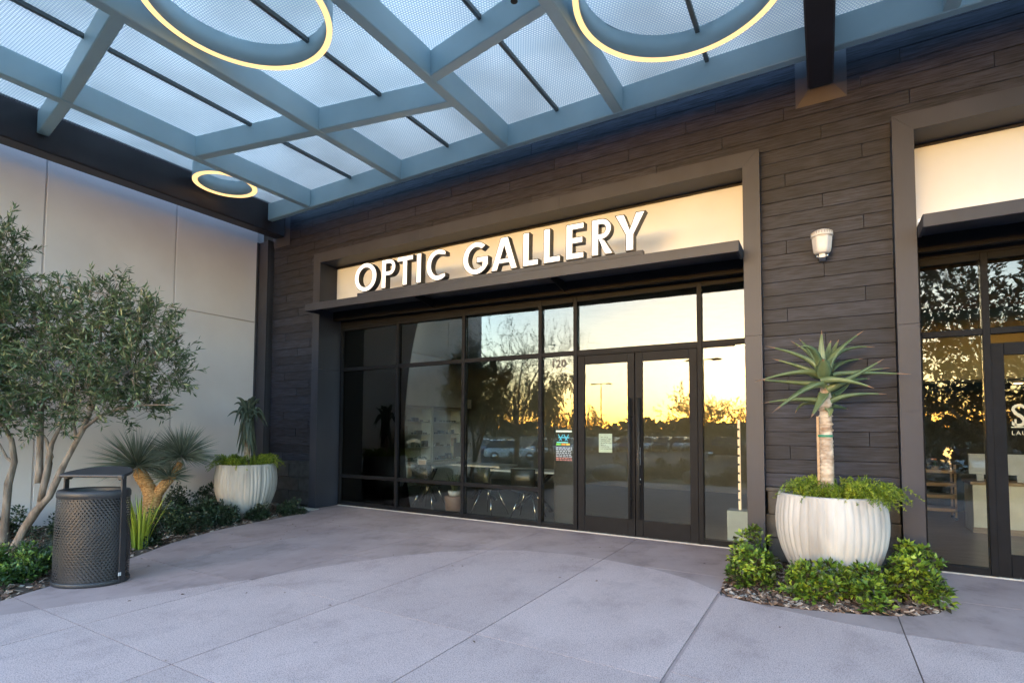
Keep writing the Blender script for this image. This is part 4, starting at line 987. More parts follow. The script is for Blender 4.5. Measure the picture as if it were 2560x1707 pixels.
# ================================================================== litter bin
def litter_bin():
    t = thing('litter_bin', 'dark grey perforated metal litter bin with hooded lid beside the bed', 'litter bin', (-6.15,-4.83,0), math.radians(29))
    A, B = .325, .245
    def sc(z): return .955+.045*(1-z/.9)+.02*math.sin(PI*z/.9)
    def pt(a, z, d=0): s_ = sc(z); return ((A*s_+d)*math.cos(a), (B*s_+d)*math.sin(a), z)
    n = 72
    def ringmesh(name, prof, mat, par=t):
        vs = []; fs = []
        for (d, z) in prof: vs += [pt(2*PI*k/n, z, d) for k in range(n)]
        for i in range(len(prof)-1): fs += [(i*n+k, i*n+(k+1) % n, (i+1)*n+(k+1) % n, (i+1)*n+k) for k in range(n)]
        return MB().add(vs, fs, True).build(name, mat, par)
    ringmesh('base', [(-.06,.0),(.002,.0),(.010,.008),(.010,.034),(.002,.042)], M['binmetal'])
    ringmesh('rim', [(.0,.815),(.006,.822),(.008,.862),(-.002,.884),(-.02,.889),(-.045,.886),(-.05,.870),(-.05,.80)], M['binmetal'])
    ringmesh('liner', [(-.04,.02),(-.04,.80),(-.05,.80)], M['black'])
    # perforated wall: staggered cells, each with a hexagonal slot of changing width
    rows, cols = 33, 58; z0, z1 = .044, .814; dz = (z1-z0)/rows; b = MB(); skip = [math.radians(-8), math.radians(172)]
    for r in range(rows):
        for k in range(cols):
            da = 2*PI/cols; a0 = (k+(r % 2)*.5)*da; a1 = a0+da; za = z0+r*dz; zb = za+dz; am = (a0+a1)/2; zm = (za+zb)/2
            o = [(a0,za),(a1,za),(a1,zb),(a0,zb)]
            if any(abs((am-s_+PI) % (2*PI)-PI) < .105 for s_ in skip):
                b.add([pt(*p) for p in o], [(0,1,2,3)]); continue
            ph = math.sin(zm*9.5+am*2.2)+.6*math.sin(zm*17-am*3.1); wv = .22+.14*ph*.6; tl = .75*math.cos(zm*8.0+am*1.7)
            wv = max(.09, min(.36, wv)); hv = .40
            h = [(-wv,-hv*.5),(0,-hv),(wv,-hv*.5),(wv,hv*.5),(0,hv),(-wv,hv*.5)]
            h = [(am+da*(x+tl*y), zm+dz*y) for x, y in h]
            vs = [pt(*p) for p in o+h]
            b.add(vs, [(0,1,6,5),(0,5,4),(4,5,5)] if False else [(0,1,6,5,4),(1,2,8,7,6),(2,3,9,8),(3,0,4,9)])
    b.build('perforated_body', M['binmetal'], t)
    for a in skip:
        P = []
        for z in (.02,.45,.84,.995): P.append(Vector(pt(a, min(z,.9), .006))+Vector((0,0,z-min(z,.9))))
        bb = MB(); d = Vector((math.cos(a),math.sin(a),0)); s_ = Vector((-d.y,d.x,0))
        vs = []
        for i, p in enumerate(P):
            w = .030 if i < 2 else .022; vs += [p-s_*w-d*.01, p+s_*w-d*.01, p+s_*w+d*.006, p-s_*w+d*.006]
        fs = [(i*4+k, i*4+(k+1) % 4, i*4+4+(k+1) % 4, i*4+4+k) for i in range(3) for k in range(4)]
        bb.add(vs, fs); bb.build('post', M['binmetal'], t)
        q = P[-1]; bb = MB().box(-.030,.030,-.03,.03,-.02,.035,.012, Matrix.Translation(q-d*.02)); bb.build('post_head', M['binmetal'], t)
    # hooded lid: half-oval plate over the back, chord towards the open front
    arcp = [(A*1.0*math.cos(a), B*1.06*math.sin(a)) for a in np.linspace(math.radians(-14), math.radians(194), 30)]
    bm = MB(); nn = len(arcp); vs = [(x,y,1.0+.06*max(0,y+.06)/.3) for x,y in arcp]+[(x,y,1.03+.06*max(0,y+.06)/.3) for x,y in arcp]
    fs = [tuple(range(nn))[::-1], tuple(range(nn,2*nn))]+[(i,(i+1) % nn,nn+(i+1) % nn,nn+i) for i in range(nn)]
    bm.add(vs, fs); lo = bm.build('lid', M['binmetal'], t)
    bv = lo.modifiers.new('soft_edge', 'BEVEL'); bv.width = .012; bv.segments = 3; bv.limit_method = 'ANGLE'; bv.angle_limit = .9
    p = Vector(pt(math.radians(-14), .09, .012)); MB().box(-.012,.012,-.003,.003,-.016,.016,.001, Matrix.Translation(p) @ Matrix.Rotation(math.radians(66),4,'Z')).build('label_plate', M['white'], t)
litter_bin()

# ================================================================== shop interiors
def struct(name, mat, *a): return tag(MB().box(*a).build(name, mat), kind='structure')
struct('interior_floor', noise_mat('grey_shop_floor', (.07,.064,.06), (.11,.10,.095), 3, (1,6,1), rough=.4), -9.7,-.15,.06,6.2,-.04,.004)
struct('interior_ceiling', M['ceil'], -9.7,-.15,.06,6.2,3.50,3.56)
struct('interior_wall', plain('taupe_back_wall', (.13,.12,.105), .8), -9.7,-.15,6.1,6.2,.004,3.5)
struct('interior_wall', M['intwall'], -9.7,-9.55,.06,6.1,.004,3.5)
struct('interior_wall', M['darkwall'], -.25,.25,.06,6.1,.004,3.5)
struct('interior_floor', M['woodfloor'], .25,6.2,.06,6.2,-.04,.004)
struct('interior_ceiling', M['brownceil'], .25,6.2,.06,6.2,3.40,3.46)
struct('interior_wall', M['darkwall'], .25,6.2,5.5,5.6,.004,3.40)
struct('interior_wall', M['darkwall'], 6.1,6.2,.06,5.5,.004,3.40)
struct('bulkhead', plain('olive_bulkhead', (.34,.28,.15), .8), .25,6.1,3.6,4.3,2.297,3.40)
struct('bulkhead', M['intwall'], -9.55,-8.95,.9,5.6,2.06,2.32)
# shelving along the left interior wall
SHZ = [.62,.985,1.322,1.655]
for k, (a, b_) in enumerate(((1.05,2.66),(2.70,4.08),(4.12,5.40))):
    lab = ['nearest cream shelving bay with eyewear inside the shop','middle cream shelving bay with boxes inside the shop','far cream shelving bay deep inside the shop'][k]
    t = thing('shelf_unit', lab, 'shelves', (-9.36,(a+b_)/2,.004), 0, 'shelving bays inside the left shop'); h = (b_-a)/2
    MB().box(-.18,-.16,-h,h,0,2.04,.002).build('back_panel', M['shelf'], t)
    for s_ in (-h,h-.035): MB().box(-.159,.18,s_,s_+.035,0,2.04,.002).build('side_panel', M['shelf'], t)
    MB().box(-.159,.18,-h+.036,h-.036,2.0,2.04,.002).build('top', M['shelf'], t)
    for z in SHZ: MB().box(-.159,.16,-h+.036,h-.036,z-.02,z,.002).build('shelf', M['tabletop'], t)
    MB().box(-.159,.17,-h+.036,h-.036,.0,.56,.002).build('cupboard', M['shelf'], t)
rs = random.Random(31)
em = {}
def glasses_mesh(w):
    b = MB()
    for s_ in (-1,1):
        b.box(-.012,.0,s_*.045-.028,s_*.045+.028,.0,.045,.006); b.box(-.10,-.013,s_*.072-.003,s_*.072+.003,.035,.042)
    b.box(-.010,-.002,-.02,.02,.03,.036); return b.mesh('eyeglasses', M['darkitem'])
gm = glasses_mesh(0); bx = [MB().box(-.05,.05,-w,w,0,h,.004).mesh('display_box', m_) for w,h,m_ in ((.09,.16,M['darkitem']),(.06,.22,M['wood']),(.11,.10,M['darkitem']),(.07,.12,plain('grey_card',(.3,.3,.3),.7)))]
for z in SHZ:
    y = 1.15
    while y < 5.3:
        if not any(abs(y-q) < .10 for q in (2.68,4.10)):
            if rs.random() < .55:
                o = link('eyeglasses', gm, None, (-9.22+rs.uniform(-.03,.03),y,z+.003)); o.rotation_euler.z = rs.uniform(-.3,.3)
                tag(o, 'small dark eyeglasses on a cream shelf inside the shop', 'eyeglasses', 'eyewear on the interior shelves')
            else:
                o = link('display_box', rs.choice(bx), None, (-9.25,y,z+.003)); tag(o, 'small display box on a cream shelf inside the shop', 'display box', 'display boxes on the interior shelves')
        y += rs.uniform(.19,.30)
def chair(x, y, rz, label):
    t = thing('chair', label, 'chair', (x,y,.004), rz, 'black chairs inside the shop')
    prof = [(-.21,.44),(0,.43),(.19,.45),(.215,.50),(.235,.64),(.25,.83)]
    vs = []; fs = []
    for i, (yy,z) in enumerate(prof):
        w = .23 if i < 3 else .21
        for q in range(5): u = -1+q*.5; vs.append((u*w, yy+(.035*(1-u*u) if i > 2 else 0), z+(.02*u*u if i < 3 else 0)))
    for i in range(5):
        for q in range(4): fs.append((i*5+q,i*5+q+1,i*5+q+6,i*5+q+5))
    b = MB().add(vs, fs, True); o = b.build('shell', M['chairshell'], t); sm_ = o.modifiers.new('thick','SOLIDIFY'); sm_.thickness = .014
    for (sx,sy) in ((-1,-1),(1,-1),(-1,1),(1,1)): MB().tube([(sx*.10,sy*.10,.42),(sx*.235,sy*.235,0)], .0085, 8).build('leg', M['chrome'], t)
    return t
chair(-7.42,.42, PI, 'black chair with chrome legs behind the leftmost pane'); chair(-6.32,.48, PI+.1, 'black chair with chrome legs behind the second pane')
chair(-5.02,.52, PI-.1, 'black chair left of centre behind the third pane'); chair(-4.28,.56, PI+.15, 'black chair right of centre behind the third pane')
def table(x, y, w, d, label):
    t = thing('desk', label, 'desk', (x,y,.004)); MB().box(-w,w,-d,d,.70,.735,.006).build('top', M['tabletop'], t)
    b = MB(); b.tube([(-w*.5,0,.70),(0,0,.35),(w*.5,0,0)], .04, 8); b.tube([(w*.5,0,.70),(0,.02,.35),(-w*.5,0,0)], .04, 8); b.build('crossed_legs', M['black'], t); return t
table(-6.95,1.22,.40,.30,'white desk with crossed black legs and an orchid'); table(-6.2,2.1,.62,.36,'white desk with a monitor deeper in the shop'); table(-4.6,1.35,.75,.32,'white desk behind the third pane')
mo = thing('monitor', 'dark computer monitor on the deeper desk', 'monitor', (-6.75,2.1,.74)); MB().box(-.22,.22,-.015,.015,.13,.44,.006).build('screen', M['black'], mo); MB().box(-.03,.03,-.01,.03,.0,.2,.003).build('stand', M['black'], mo); MB().box(-.11,.11,-.07,.07,0,.012,.003).build('foot', M['black'], mo)
oc = thing('orchid', 'white orchid in bloom on the front desk', 'orchid', (-7.10,1.15,.742))
MB().lathe([(0,0),(.05,0),(.06,.10),(.055,.10),(0,.09)],20).build('pot', M['white'], oc); MB().tube([(0,0,.09),(-.02,0,.3),(-.1,0,.47),(-.24,0,.50),(-.34,0,.46)], .004, 6).build('stem', M['fernstem'], oc)
for k in range(9):
    f = k/8; c = (-.05-.29*f, rs.uniform(-.02,.02), .43+.07*math.sin(PI*(.2+.7*f)))
    b = MB()
    for q in range(5):
        a = 2*PI*q/5+k; b.add([c,(c[0]+.032*math.cos(a-.5),c[1]-.01,c[2]+.032*math.sin(a-.5)),(c[0]+.042*math.cos(a),c[1]-.012,c[2]+.042*math.sin(a)),(c[0]+.032*math.cos(a+.5),c[1]-.01,c[2]+.032*math.sin(a+.5))],[(0,1,2,3)])
    b.build('bloom', M['white'], oc)
for k in range(5):
    a = k*1.3; aloe_leaf(oc, (Vector((0,0,.1)),Vector((.08*math.cos(a),.08*math.sin(a),.16)),Vector((.17*math.cos(a),.17*math.sin(a),.10))), .06, M['aloedark'], (0,0,0), False)
cd_ = thing('photo_card', 'small white framed card standing on the front desk', 'card', (-6.93,1.0,.742)); MB().box(-.11,.11,0,.008,0,.125,.001).build('card', M['white'], cd_); MB().box(-.09,.09,-.002,-.0005,.02,.105).build('print', plain('photo_print',(.35,.26,.2),.5), cd_)
cb_ = thing('low_cabinet', 'beige low cabinet behind the leftmost pane', 'cabinet', (-8.15,.62,.004)); MB().box(-.30,.30,-.28,.28,0,.82,.004).build('carcass', M['shelf'], cb_); MB().box(-.31,.31,-.29,.29,.822,.85,.004).build('top', M['tabletop'], cb_)
for k in range(3): tag(MB().box(-.14,.14,-.1,.1,k*.03,k*.03+.028,.002).build('book', M['white' if k % 2 else 'shelf'], None, (-8.05,.6,.856)), ['bottom','middle','top'][k]+' book of the small stack on the low cabinet', 'book')
wb = thing('waste_bin', 'small white round waste bin behind the leftmost pane', 'waste bin', (-7.80,.19,.004)); MB().lathe([(0,0),(.115,0),(.135,.27),(.128,.27),(0,.02)],28).build('body', M['white'], wb); MB().lathe([(.138,.268),(.140,.30),(.08,.31),(0,.312)],28).build('lid', M['white'], wb)
bp_ = thing('brown_planter', 'brown round planter with white bowl and grass behind the second mullion', 'planter', (-5.60,.30,.004)); MB().lathe([(0,0),(.15,0),(.18,.30),(.17,.31),(0,.31)],28).build('drum', plain('terracotta_brown',(.20,.125,.10),.6), bp_); MB().lathe([(0,.312),(.10,.312),(.12,.40),(.112,.40),(0,.385)],28).build('bowl', M['white'], bp_)
b = MB(); tint = []
for k in range(60):
    a = rs.uniform(0,6.28); L = rs.uniform(.25,.48); d = Vector((math.cos(a),math.sin(a),0)); s_ = Vector((-d.y,d.x,0))*.005; p = Vector((0,0,.39))+d*.04; q1 = p+d*L*.25+Vector((0,0,L*.7)); q2 = p+d*L*.65+Vector((0,0,L*.85))
    b.add([p-s_,p+s_,q1+s_*.7,q1-s_*.7,q2],[(0,1,2,3),(3,2,4)]); tint += [rs.random()]*2
me = b.mesh('grass', M['rosemary']); set_tint(me, tint); link('grass', me, bp_)
wp = thing('white_vase', 'white vase with agave leaves left of the entrance doors inside', 'vase', (-3.44,.40,.004)); MB().lathe([(0,0),(.075,0),(.09,.15),(.085,.30),(.078,.30),(0,.28)],24).build('vase', M['white'], wp)
for k in range(8): a = k*.8; aloe_leaf(wp, (Vector((0,0,.28)),Vector((.09*math.cos(a),.09*math.sin(a),.45)),Vector((.17*math.cos(a),.17*math.sin(a),.46+.1*(k % 2)))), .04, M['aloe'], (0,0,0), False)
ki = thing('digital_sign', 'glowing digital poster stand left of the entrance doors inside', 'screen', (-3.47,.22,.004))
MB().box(-.17,.17,0,.05,0,1.52,.006).build('cabinet', M['black'], ki)
def led(c, s_=.55): return emit('led_%d' % int(1000*(c[0]+c[1]*2+c[2]*3)), c, s_)
for (x0,x1,z0,z1,c) in ((-.135,.135,1.435,1.462,(.75,.85,.9)),(-.09,.09,1.345,1.36,(.1,.6,.8)),(-.12,.07,1.27,1.285,(.2,.8,.95)),(-.13,-.05,1.235,1.262,(.2,.7,.1)),(-.04,.03,1.235,1.262,(.9,.35,.05)),(.04,.10,1.235,1.262,(.8,.6,.1))):
    MB().box(x0,x1,-.003,-.0005,z0,z1).build('screen_bar', led(c), ki)
for s_ in (-1,1):
    for q in (-.055,.04): MB().box(-.006,.006,-.003,-.0005,-.055,.055,0, Matrix.Translation((q+.01*s_,0,1.352)) @ Matrix.Rotation(s_*.55,4,'Y')).build('screen_bar', led((.1,.55,.8)), ki)
for r in range(8):
    x = -.13
    while x < .12:
        w = rs.uniform(.015,.05); MB().box(x,min(x+w,.135),-.003,-.0005,1.0+.027*r,1.015+.027*r).build('screen_text', led((.55,.58,.75) if r > 1 else (.7,.25,.25), .45), ki); x += w+.014
dp_ = thing('display_column', 'tall lit display column on a grey plinth beside the right door', 'display stand', (-.98,.30,.004)); MB().box(-.14,.16,-.12,.12,0,.44,.004).build('plinth', plain('grey_plinth',(.36,.40,.42),.5), dp_); MB().box(-.012,.020,-.015,.015,.442,1.62,.002).build('light_column', emit('warm_lit_acrylic',(1.0,.72,.48),.6), dp_)
for k in range(9): MB().box(-.012,.012,-.028,-.0205,.56+k*.115,.585+k*.115,.0).build('clip', M['black'], dp_)
ms = link('hanging_letters', text_mesh('OPTIC GALLERY', .165, M['white'], 'hanging_letters', .004, 1.12)); ms.location = (-7.50,.85,1.70); ms.rotation_euler = (PI/2,0,PI); tag(ms, 'reversed white lettering hung inside behind the leftmost pane', 'lettering')
# neighbouring shop
ct = thing('reception_counter', 'pale reception counter inside the neighbouring shop', 'counter', (3.0,3.2,.004)); MB().box(-1.14,1.2,-.25,.3,.0,.70,.004).build('front', M['shelf'], ct); MB().box(-1.17,1.23,-.29,.33,.702,.745,.004).build('worktop', M['wood'], ct); MB().box(-1.15,1.21,-.256,-.2505,.0,.08,.0).build('skirting', M['wood'], ct)
for (x,w,lab) in ((1.98,.13,'white screen back on the counter behind the window mullion'),(2.43,.15,'white screen back on the counter seen through the door')):
    t = thing('desk_screen', lab, 'monitor', (x,3.1,.75)); MB().box(-w,w,-.015,.015,.10,.40,.005).build('panel', M['white'], t); MB().box(-.04,.04,-.005,.03,0,.12,.003).build('stand', M['white'], t)
kt = thing('trolley', 'wooden shelf trolley inside the neighbouring shop', 'trolley', (1.52,4.35,.004))
for z in (.16,.38,.58,.80): MB().box(-.36,.36,-.18,.18,z-.03,z+.03,.003).build('tray', M['wood'], kt)
for (sx,sy) in ((-1,-1),(1,-1),(-1,1),(1,1)): MB().box(sx*.345-.015,sx*.345+.015,sy*.165-.015,sy*.165+.015,.04,.92,.002).build('post', M['wood'], kt); MB().lathe([(0,0),(.02,0),(.02,.035),(0,.035)],12,c=(sx*.345,sy*.165,0)).build('caster', M['black'], kt)
sb = thing('spray_bottle', 'small spray bottle on top of the wooden trolley', 'bottle', (1.62,4.30,.836)); MB().lathe([(0,0),(.03,0),(.03,.09),(.012,.12),(.012,.15),(0,.15)],14).build('bottle', plain('dark_green',(.03,.07,.03),.3), sb); MB().box(-.05,.02,-.01,.01,.15,.18,.003).build('trigger', plain('orange_plastic',(.5,.12,.02),.4), sb)
for k, x in enumerate((1.30,1.60)): tag(MB().lathe([(.035,0),(.05,.0),(.05,.05),(.035,.05),(.035,0)],24).build('tape_roll', plain('tan_tape',(.35,.25,.16),.6), None, (x,4.18,.836)), ['left','right'][k]+' tan roll on the wooden trolley', 'roll')
ll = thing('ceiling_spot', 'glowing orange-white spot lamp under the neighbouring shop bulkhead', 'lamp', (2.642,3.95,2.24)); MB().lathe([(0,0),(.07,0),(.08,.02),(.08,.055),(0,.055)],24).build('housing', M['white'], ll); MB().lathe([(0,-.004),(.055,-.004),(.055,-.0005)],24).build('lens', emit('warm_spot_lens',(1.0,.55,.22),30.0), ll)
GOLD = plain('pale_gold_vinyl', (.42,.38,.26), .5)
mg = thing('gold_monogram', 'pale gold monogram and lettering on the neighbouring shop door', 'logo', (1.655,-.018,1.54))
sgl = link('letter_s', text_mesh('S', .33, GOLD, 'letter_s', .0005), mg, (-.02,0,.0)); sgl.rotation_euler = (PI/2,0,0); sgl.scale = (.85,1,1)
prism([[(-.015,-.012),(.17,-.012),(.17,-.003),(.028,-.003),(.028,.075),(.012,.075),(.012,-.003),(-.015,-.003)]], -.0005, .0005).build('letter_l', GOLD, mg)
lt_ = link('lettering', text_mesh('LAUN', .058, GOLD, 'lettering', .0005, 1.2), mg, (-.015,0,-.085)); lt_.rotation_euler = (PI/2,0,0)

# ================================================================== what the glass reflects: car park behind the viewer
def az(a, t): return (t*math.sin(math.radians(a)), 7.274-t*math.cos(math.radians(a)))
def car(loc, rz, paint, label, sc=1.0, group='cars in the car park'):
    t = thing('parked_car', label, 'car', loc, rz, group)
    st = [(-2.3,.74,.42,.80,.0),(-2.22,.86,.30,.95,0),(-1.9,.90,.26,1.00,0),(1.05,.91,.25,.99,0),(1.85,.88,.27,.90,0),(2.2,.80,.34,.76,0),(2.3,.66,.45,.62,0)]
    vs = []; fs = []
    for (x,w,zb,zt,_) in st:
        vs += [(x*sc,-w*.92,zb),(x*sc,-w,zb+.12),(x*sc,-w,zt-.12),(x*sc,-w*.88,zt),(x*sc,w*.88,zt),(x*sc,w,zt-.12),(x*sc,w,zb+.12),(x*sc,w*.92,zb)]
    for i in range(len(st)-1): fs += [(i*8+k,i*8+(k+1) % 8,i*8+8+(k+1) % 8,i*8+8+k) for k in range(8)]
    fs += [tuple(range(8)), tuple(range(len(st)*8-8,len(st)*8))[::-1]]
    bo_ = MB().add(vs, fs, True).build('body', paint, t)
    def loft(name, mat, stn):
        v2 = []; f2 = []
        for (x,w,z) in stn: v2 += [(x*sc,-w,z),(x*sc,w,z)]
        return v2
    gh = MB(); base = [(-2.12,.80),(1.05,.82)]; top = [(-1.75,.62),(-1.2,.66),(.1,.66),(.35,.60)]
    v = [(-2.12*sc,-.80,.99),(1.10*sc,-.82,.97),(1.10*sc,.82,.97),(-2.12*sc,.80,.99),(-1.80*sc,-.63,1.56),(.22*sc,-.64,1.60),(.22*sc,.64,1.60),(-1.80*sc,.63,1.56)]
    gh.add(v, [(0,1,5,4),(1,2,6,5),(2,3,7,6),(3,0,4,7)]); gh.build('windows', M['carglass'], t)
    rf_ = MB().add([(-1.86*sc,-.64,1.565),(.26*sc,-.65,1.605),(.26*sc,.65,1.605),(-1.86*sc,.64,1.565),(-1.7*sc,-.5,1.63),(.08*sc,-.5,1.66),(.08*sc,.5,1.66),(-1.7*sc,.5,1.63)], [(0,1,5,4),(1,2,6,5),(2,3,7,6),(3,0,4,7),(4,5,6,7)], True); rf_.build('roof', paint, t)
    for x in (-1.42,1.42):
        for s_ in (-1,1):
            w_ = MB().tube([(x*sc,s_*.93,.34),(x*sc,s_*.70,.34)], .34, 20).build('wheel', M['black'], t); MB().tube([(x*sc,s_*.94,.34),(x*sc,s_*.90,.34)], .21, 14).build('rim', M['chrome'], w_)
    for s_ in (-1,1):
        MB().box(2.12*sc,2.24*sc,s_*.62-.16,s_*.62+.16,.62,.74,.02).build('headlight', M['chrome'], t); MB().box(-2.31*sc,-2.22*sc,s_*.66-.1,s_*.66+.1,.72,.92,.02).build('tail_light', M['redlight'], t)
        MB().box(.72*sc,.86*sc,s_*.98-.09,s_*.98+.09,.98,1.10,.02).build('mirror', paint, t)
    return t
M['carglass'] = plain('dark_car_glass', (.02,.025,.03), .05); M['redlight'] = plain('red_lens', (.35,.02,.02), .25)
cw, ck, cgr, cbl = (plain('white_car_paint',(.70,.70,.70),.25), plain('black_car_paint',(.012,.012,.014),.2), plain('silver_car_paint',(.42,.43,.45),.28,.4), plain('blue_car_paint',(.03,.06,.16),.22))
x, y = az(-30.4,44); car((x,y,-1.12), math.radians(-31), cw, 'white sports utility car mirrored in the third pane')
x, y = az(-8.2,52); k_ = car((x,y,-1.12), math.radians(-8), ck, 'black car mirrored in the pane right of the doors', 1.12); k_.scale = (1,1,1.15)
pts_ = [(-27,50,cgr),(-24.5,52,cw),(-22,58,ck),(-20,60,cgr),(-18,62,cbl),(-16.2,64,cw),(-14.5,64,ck),(-13,66,cgr),(-11.2,68,cw),(-34.5,48,cbl),(-37,52,cgr),(-4,60,cgr),(10,40,cw)]
for i, (a, t_, m_) in enumerate(pts_):
    x, y = az(a,t_); nm = {id(cgr):'silver',id(cw):'white',id(ck):'black',id(cbl):'blue'}[id(m_)]
    car((x,y,-1.12), math.radians(90+3*(i % 3)), m_, '%s parked car, number %s from the left in the far mirrored row' % (nm, ['seven','eight','nine','ten','eleven','twelve','thirteen','fourteen','fifteen','two','one','sixteen','seventeen'][i]))
def lamp_post(a, t_, h, label):
    x, y = az(a, t_); t = thing('lamp_post', label, 'lamp post', (x,y,-1.12), 0, 'car park lamp posts')
    MB().lathe([(0,0),(.28,0),(.28,.7),(0,.7)],16).build('footing', M['kerb'], t); MB().tube([(0,0,.7),(0,0,h)], [.10,.06], 10).build('pole', M['mullion'], t)
    MB().tube([(-.9,0,h),(.9,0,h)], .04, 6).build('arm', M['mullion'], t)
    for s_ in (-1,1): MB().lathe([(0,-.10),(.42,-.08),(.44,-.03),(.2,.06),(0,.08)],20,c=(s_*1.05,0,h)).build('head', M['binmetal'], t)
lamp_post(-20.9,70,8.4,'twin-headed lamp post mirrored in the left door'); lamp_post(-10.6,47,8.4,'twin-headed lamp post mirrored beside the right door')
lamp_post(-18.0,130,8.4,'distant lamp post mirrored left of the door handles'); lamp_post(-17.0,140,8.6,'more distant lamp post mirrored by the left door handle'); lamp_post(-24,110,8.6,'distant lamp post mirrored beside the street number pane')
def blob_tree(label, a, t_, z0, zt, w, n, seed, mat='olive', droop=0.0, loc=None, leaf=(.11,.045), nl=12):
    x, y = loc or az(a, t_); g = np.random.default_rng(seed); H = zt-z0; c0 = z0+H*.60
    bl = [((x+g.normal(0,w*.28), y+g.normal(0,w*.28), c0+g.uniform(-.28,.30)*H), w*g.uniform(.20,.36)) for _ in range(16)]
    st = [([(x,y,z0-.05),(x+.1,y,z0+H*.25),(x,y+.05,z0+H*.55)],w*.035,w*.02)]
    for b_ in bl[:7]: st.append(([(x+.1,y,z0+H*.25),tuple((np.array([x,y,z0+H*.45])+np.array(b_[0]))/2),b_[0]],w*.014,w*.003))
    return tree('leafy_tree', label, (x,y,z0), st, bl, n, seed, mat, leaf, nl, 'trees mirrored in the shop glass', droop, (.25,.6))
blob_tree('spreading olive tree past the end of the beige wall, mirrored in the third pane', 0,0,-.06,4.6,3.3,800,51,loc=(-9.2,-8.6),leaf=(.075,.022),nl=12)
blob_tree('weeping tree mirrored below the street number', -26.6,30,-1.1,5.0,2.3,800,52,droop=1.3,leaf=(.2,.045))
blob_tree('rounded tree mirrored right of the entrance doors', -10.9,40,-1.1,4.9,3.4,700,53,leaf=(.15,.06))
blob_tree('dense dark tree mirrored in the neighbouring shop windows', 12,20,-1.0,6.0,5.4,1700,54,mat='shrubdark',leaf=(.15,.07))
blob_tree('second dense tree mirrored in the neighbouring shop door', 17,24,-1.0,6.4,5.8,1500,55,mat='shrubdark',leaf=(.15,.07))
blob_tree('small tree mirrored at the tree line behind the left door', -21.5,95,-1.1,3.2,3.0,220,56,leaf=(.25,.12))
blob_tree('small thin tree mirrored low beside the lit display column', -7.3,55,-1.1,4.4,3.4,420,57,leaf=(.16,.07))
pmx, pmy = az(5.2,24); pt_ = thing('palm_tree', 'palm with feathery fronds mirrored at the window tops', 'palm', (pmx,pmy,-1.1))
MB().tube([(0,0,0),(.1,0,4),(0,0,8.2)], [.28,.2,.17], 12).build('trunk', M['bark'], pt_)
g = np.random.default_rng(77)
for k in range(22):
    a = k*2.399; el = g.uniform(-.5,1.0); P, D, U = [], [], []
    for i in range(26):
        s_ = i/25*2.4; p = np.array([math.cos(a)*s_*math.cos(el*.6), math.sin(a)*s_*math.cos(el*.6), 8.2+s_*math.sin(el)-.28*s_*s_]); tg = np.array([math.cos(a),math.sin(a),-.3])
        for sd2 in (-1,1): P.append(p); D.append(tg*.7+sd2*np.array([-math.sin(a),math.cos(a),0])+np.array([0,0,-.4])); U.append([0,0,1])
    leaf_obj('frond', leaves(np.array(P),np.array(D),np.array(U,float),np.full(len(P),.55),np.full(len(P),.045),.1), M['shrubdark'], pt_, g.uniform(.2,.8,len(P)))
# hedge plants, boulders, far trees, far building
HS = []
v, ti, ce = shrub_mesh('hedge', 5, .9, 1.0, 1500, .11, .06, 'shrubdark')
for i, (x, y) in enumerate([(-13.5+1.55*k+.3*((k*7) % 3), -11.6-.5*((k*5) % 3)) for k in range(13)]):
    if i == 0:
        hp = thing('hedge_plant', 'round hedge plant along the car park slope behind the viewer', 'shrub', (x,y,-.45), 0, 'hedge plants on the car park slope'); leaf_obj('foliage', v, M['shrubdark'], hp, ti); continue
    c = copy_tree(hp); c.location = (x,y,-.35-.12*(i % 3)); c.rotation_euler.z = i*1.1; c.scale = (1,1,.85+.1*(i % 3))
def boulder(loc, r, seed, label):
    g = np.random.default_rng(seed); bm = bmesh.new(); bmesh.ops.create_icosphere(bm, subdivisions=3, radius=1); ax = unit(g.normal(0,1,(9,3)))
    for v_ in bm.verts:
        p = np.array(v_.co); s_ = 1
        for a_ in ax: s_ = min(s_, .82/max(.2,float(p@a_)+1e-3) if p@a_ > .82 else s_)
        v_.co = Vector((p*s_*np.array(r)))
    me = bpy.data.meshes.new('boulder'); bm.to_mesh(me); bm.free(); me.materials.append(M['kerb']); o = link('boulder', me, None, loc); tag(o, label, 'boulder')
boulder((-5.6,-8.15,.12), (.6,.4,.34), 3, 'pale boulder mirrored low in the left door'); boulder((-3.2,-8.6,.1), (.4,.35,.28), 4, 'smaller boulder mirrored low in the right door')
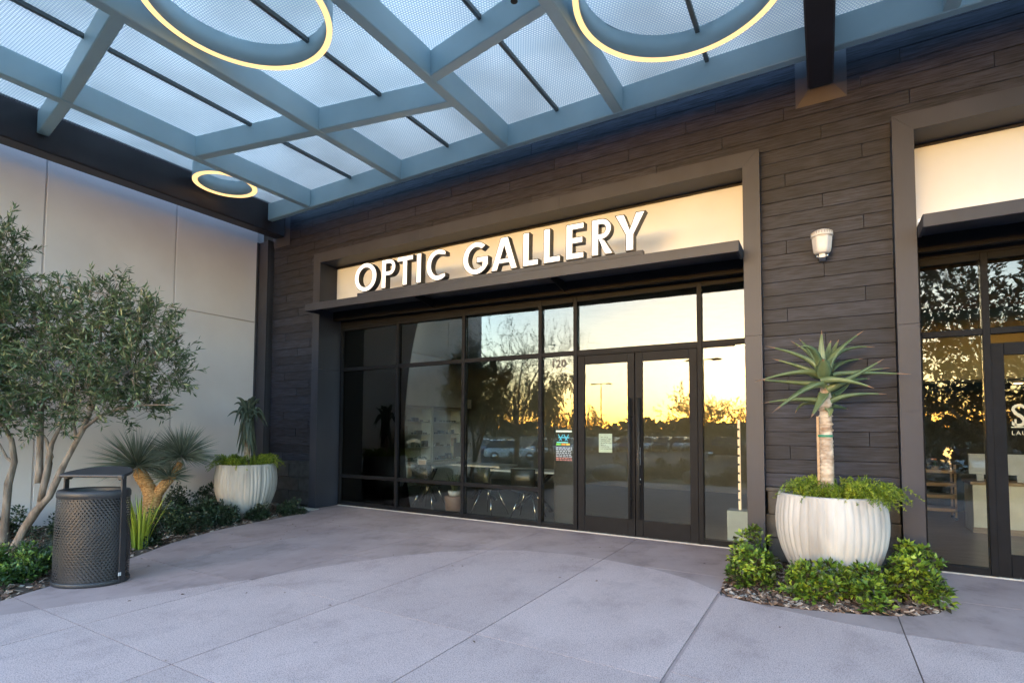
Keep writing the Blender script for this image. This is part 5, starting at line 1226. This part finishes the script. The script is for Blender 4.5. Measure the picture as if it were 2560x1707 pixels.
for i, (x, y) in enumerate(((-6.6,-8.0),(-4.6,-8.4),(-2.4,-8.3),(-7.6,-8.5))):
    shrub('verge_plant', ['low plant left of the pale boulder behind the viewer','low plant between the boulders behind the viewer','low plant right of the smaller boulder behind the viewer','low plant near the end of the beige wall'][i], (x,y,-.05), 110+i, .45, .45, 900, .06, .03, 'shrubdark')
g = np.random.default_rng(5); n = 5200
tx = g.uniform(-150,70,n); top = 2.4+1.5*np.sin(tx*.11)+.9*np.sin(tx*.37+1); P = np.stack([tx, g.normal(-150,3,n), -1.1+(top+1.1)*g.random(n)**.7],1)
o = leaf_obj('far_tree_line', leaves(P, unit(g.normal(0,1,(n,3))), unit(g.normal(0,1,(n,3))), g.uniform(1.2,2.4,n), g.uniform(.9,1.8,n), .1), M['olive'], None, g.uniform(.1,.6,n)); tag(o, 'distant belt of trees beyond the car park', 'trees', kind='stuff')
fb = thing('far_building', 'long low flat-roofed building beyond the car park', 'building', (-10,-170,-1.12)); MB().box(-28,34,-6,6,0,4.0).build('wall', M['wallpaint'], fb); MB().box(-28.5,34.5,-6.5,6.5,4.0,4.5).build('roof', M['bronze'], fb)
for k in range(8): MB().box(-25+7.4*k,-20.5+7.4*k,6.0,6.15,.2,2.8).build('window', M['carglass'], fb)

# a few dry leaves blown onto the paving
g = np.random.default_rng(91); n = 46; P = np.stack([g.uniform(-6.6,1.2,n), g.uniform(-5.6,-.6,n), np.full(n,.006)],1)
k = g.random(n) < .55; P[k,0] = -7.0+g.normal(0,.35,k.sum())+.55*(P[k,1]+4)*-.35+.55; ok = [i for i in range(n) if not inside((P[i,0],P[i,1]), lb) and not inside((P[i,0],P[i,1]), BEDR)]; P = P[ok]; n = len(P)
o = leaf_obj('dry_leaves', leaves(P, np.c_[g.normal(0,1,(n,2)),np.full(n,.12)], np.tile([0,0,1.0],(n,1)), g.uniform(.02,.045,n), g.uniform(.012,.022,n), .25), M['chips'], None, g.uniform(.1,.7,n)); tag(o, 'scattered small dry leaves on the concrete paving', 'leaves', kind='stuff')
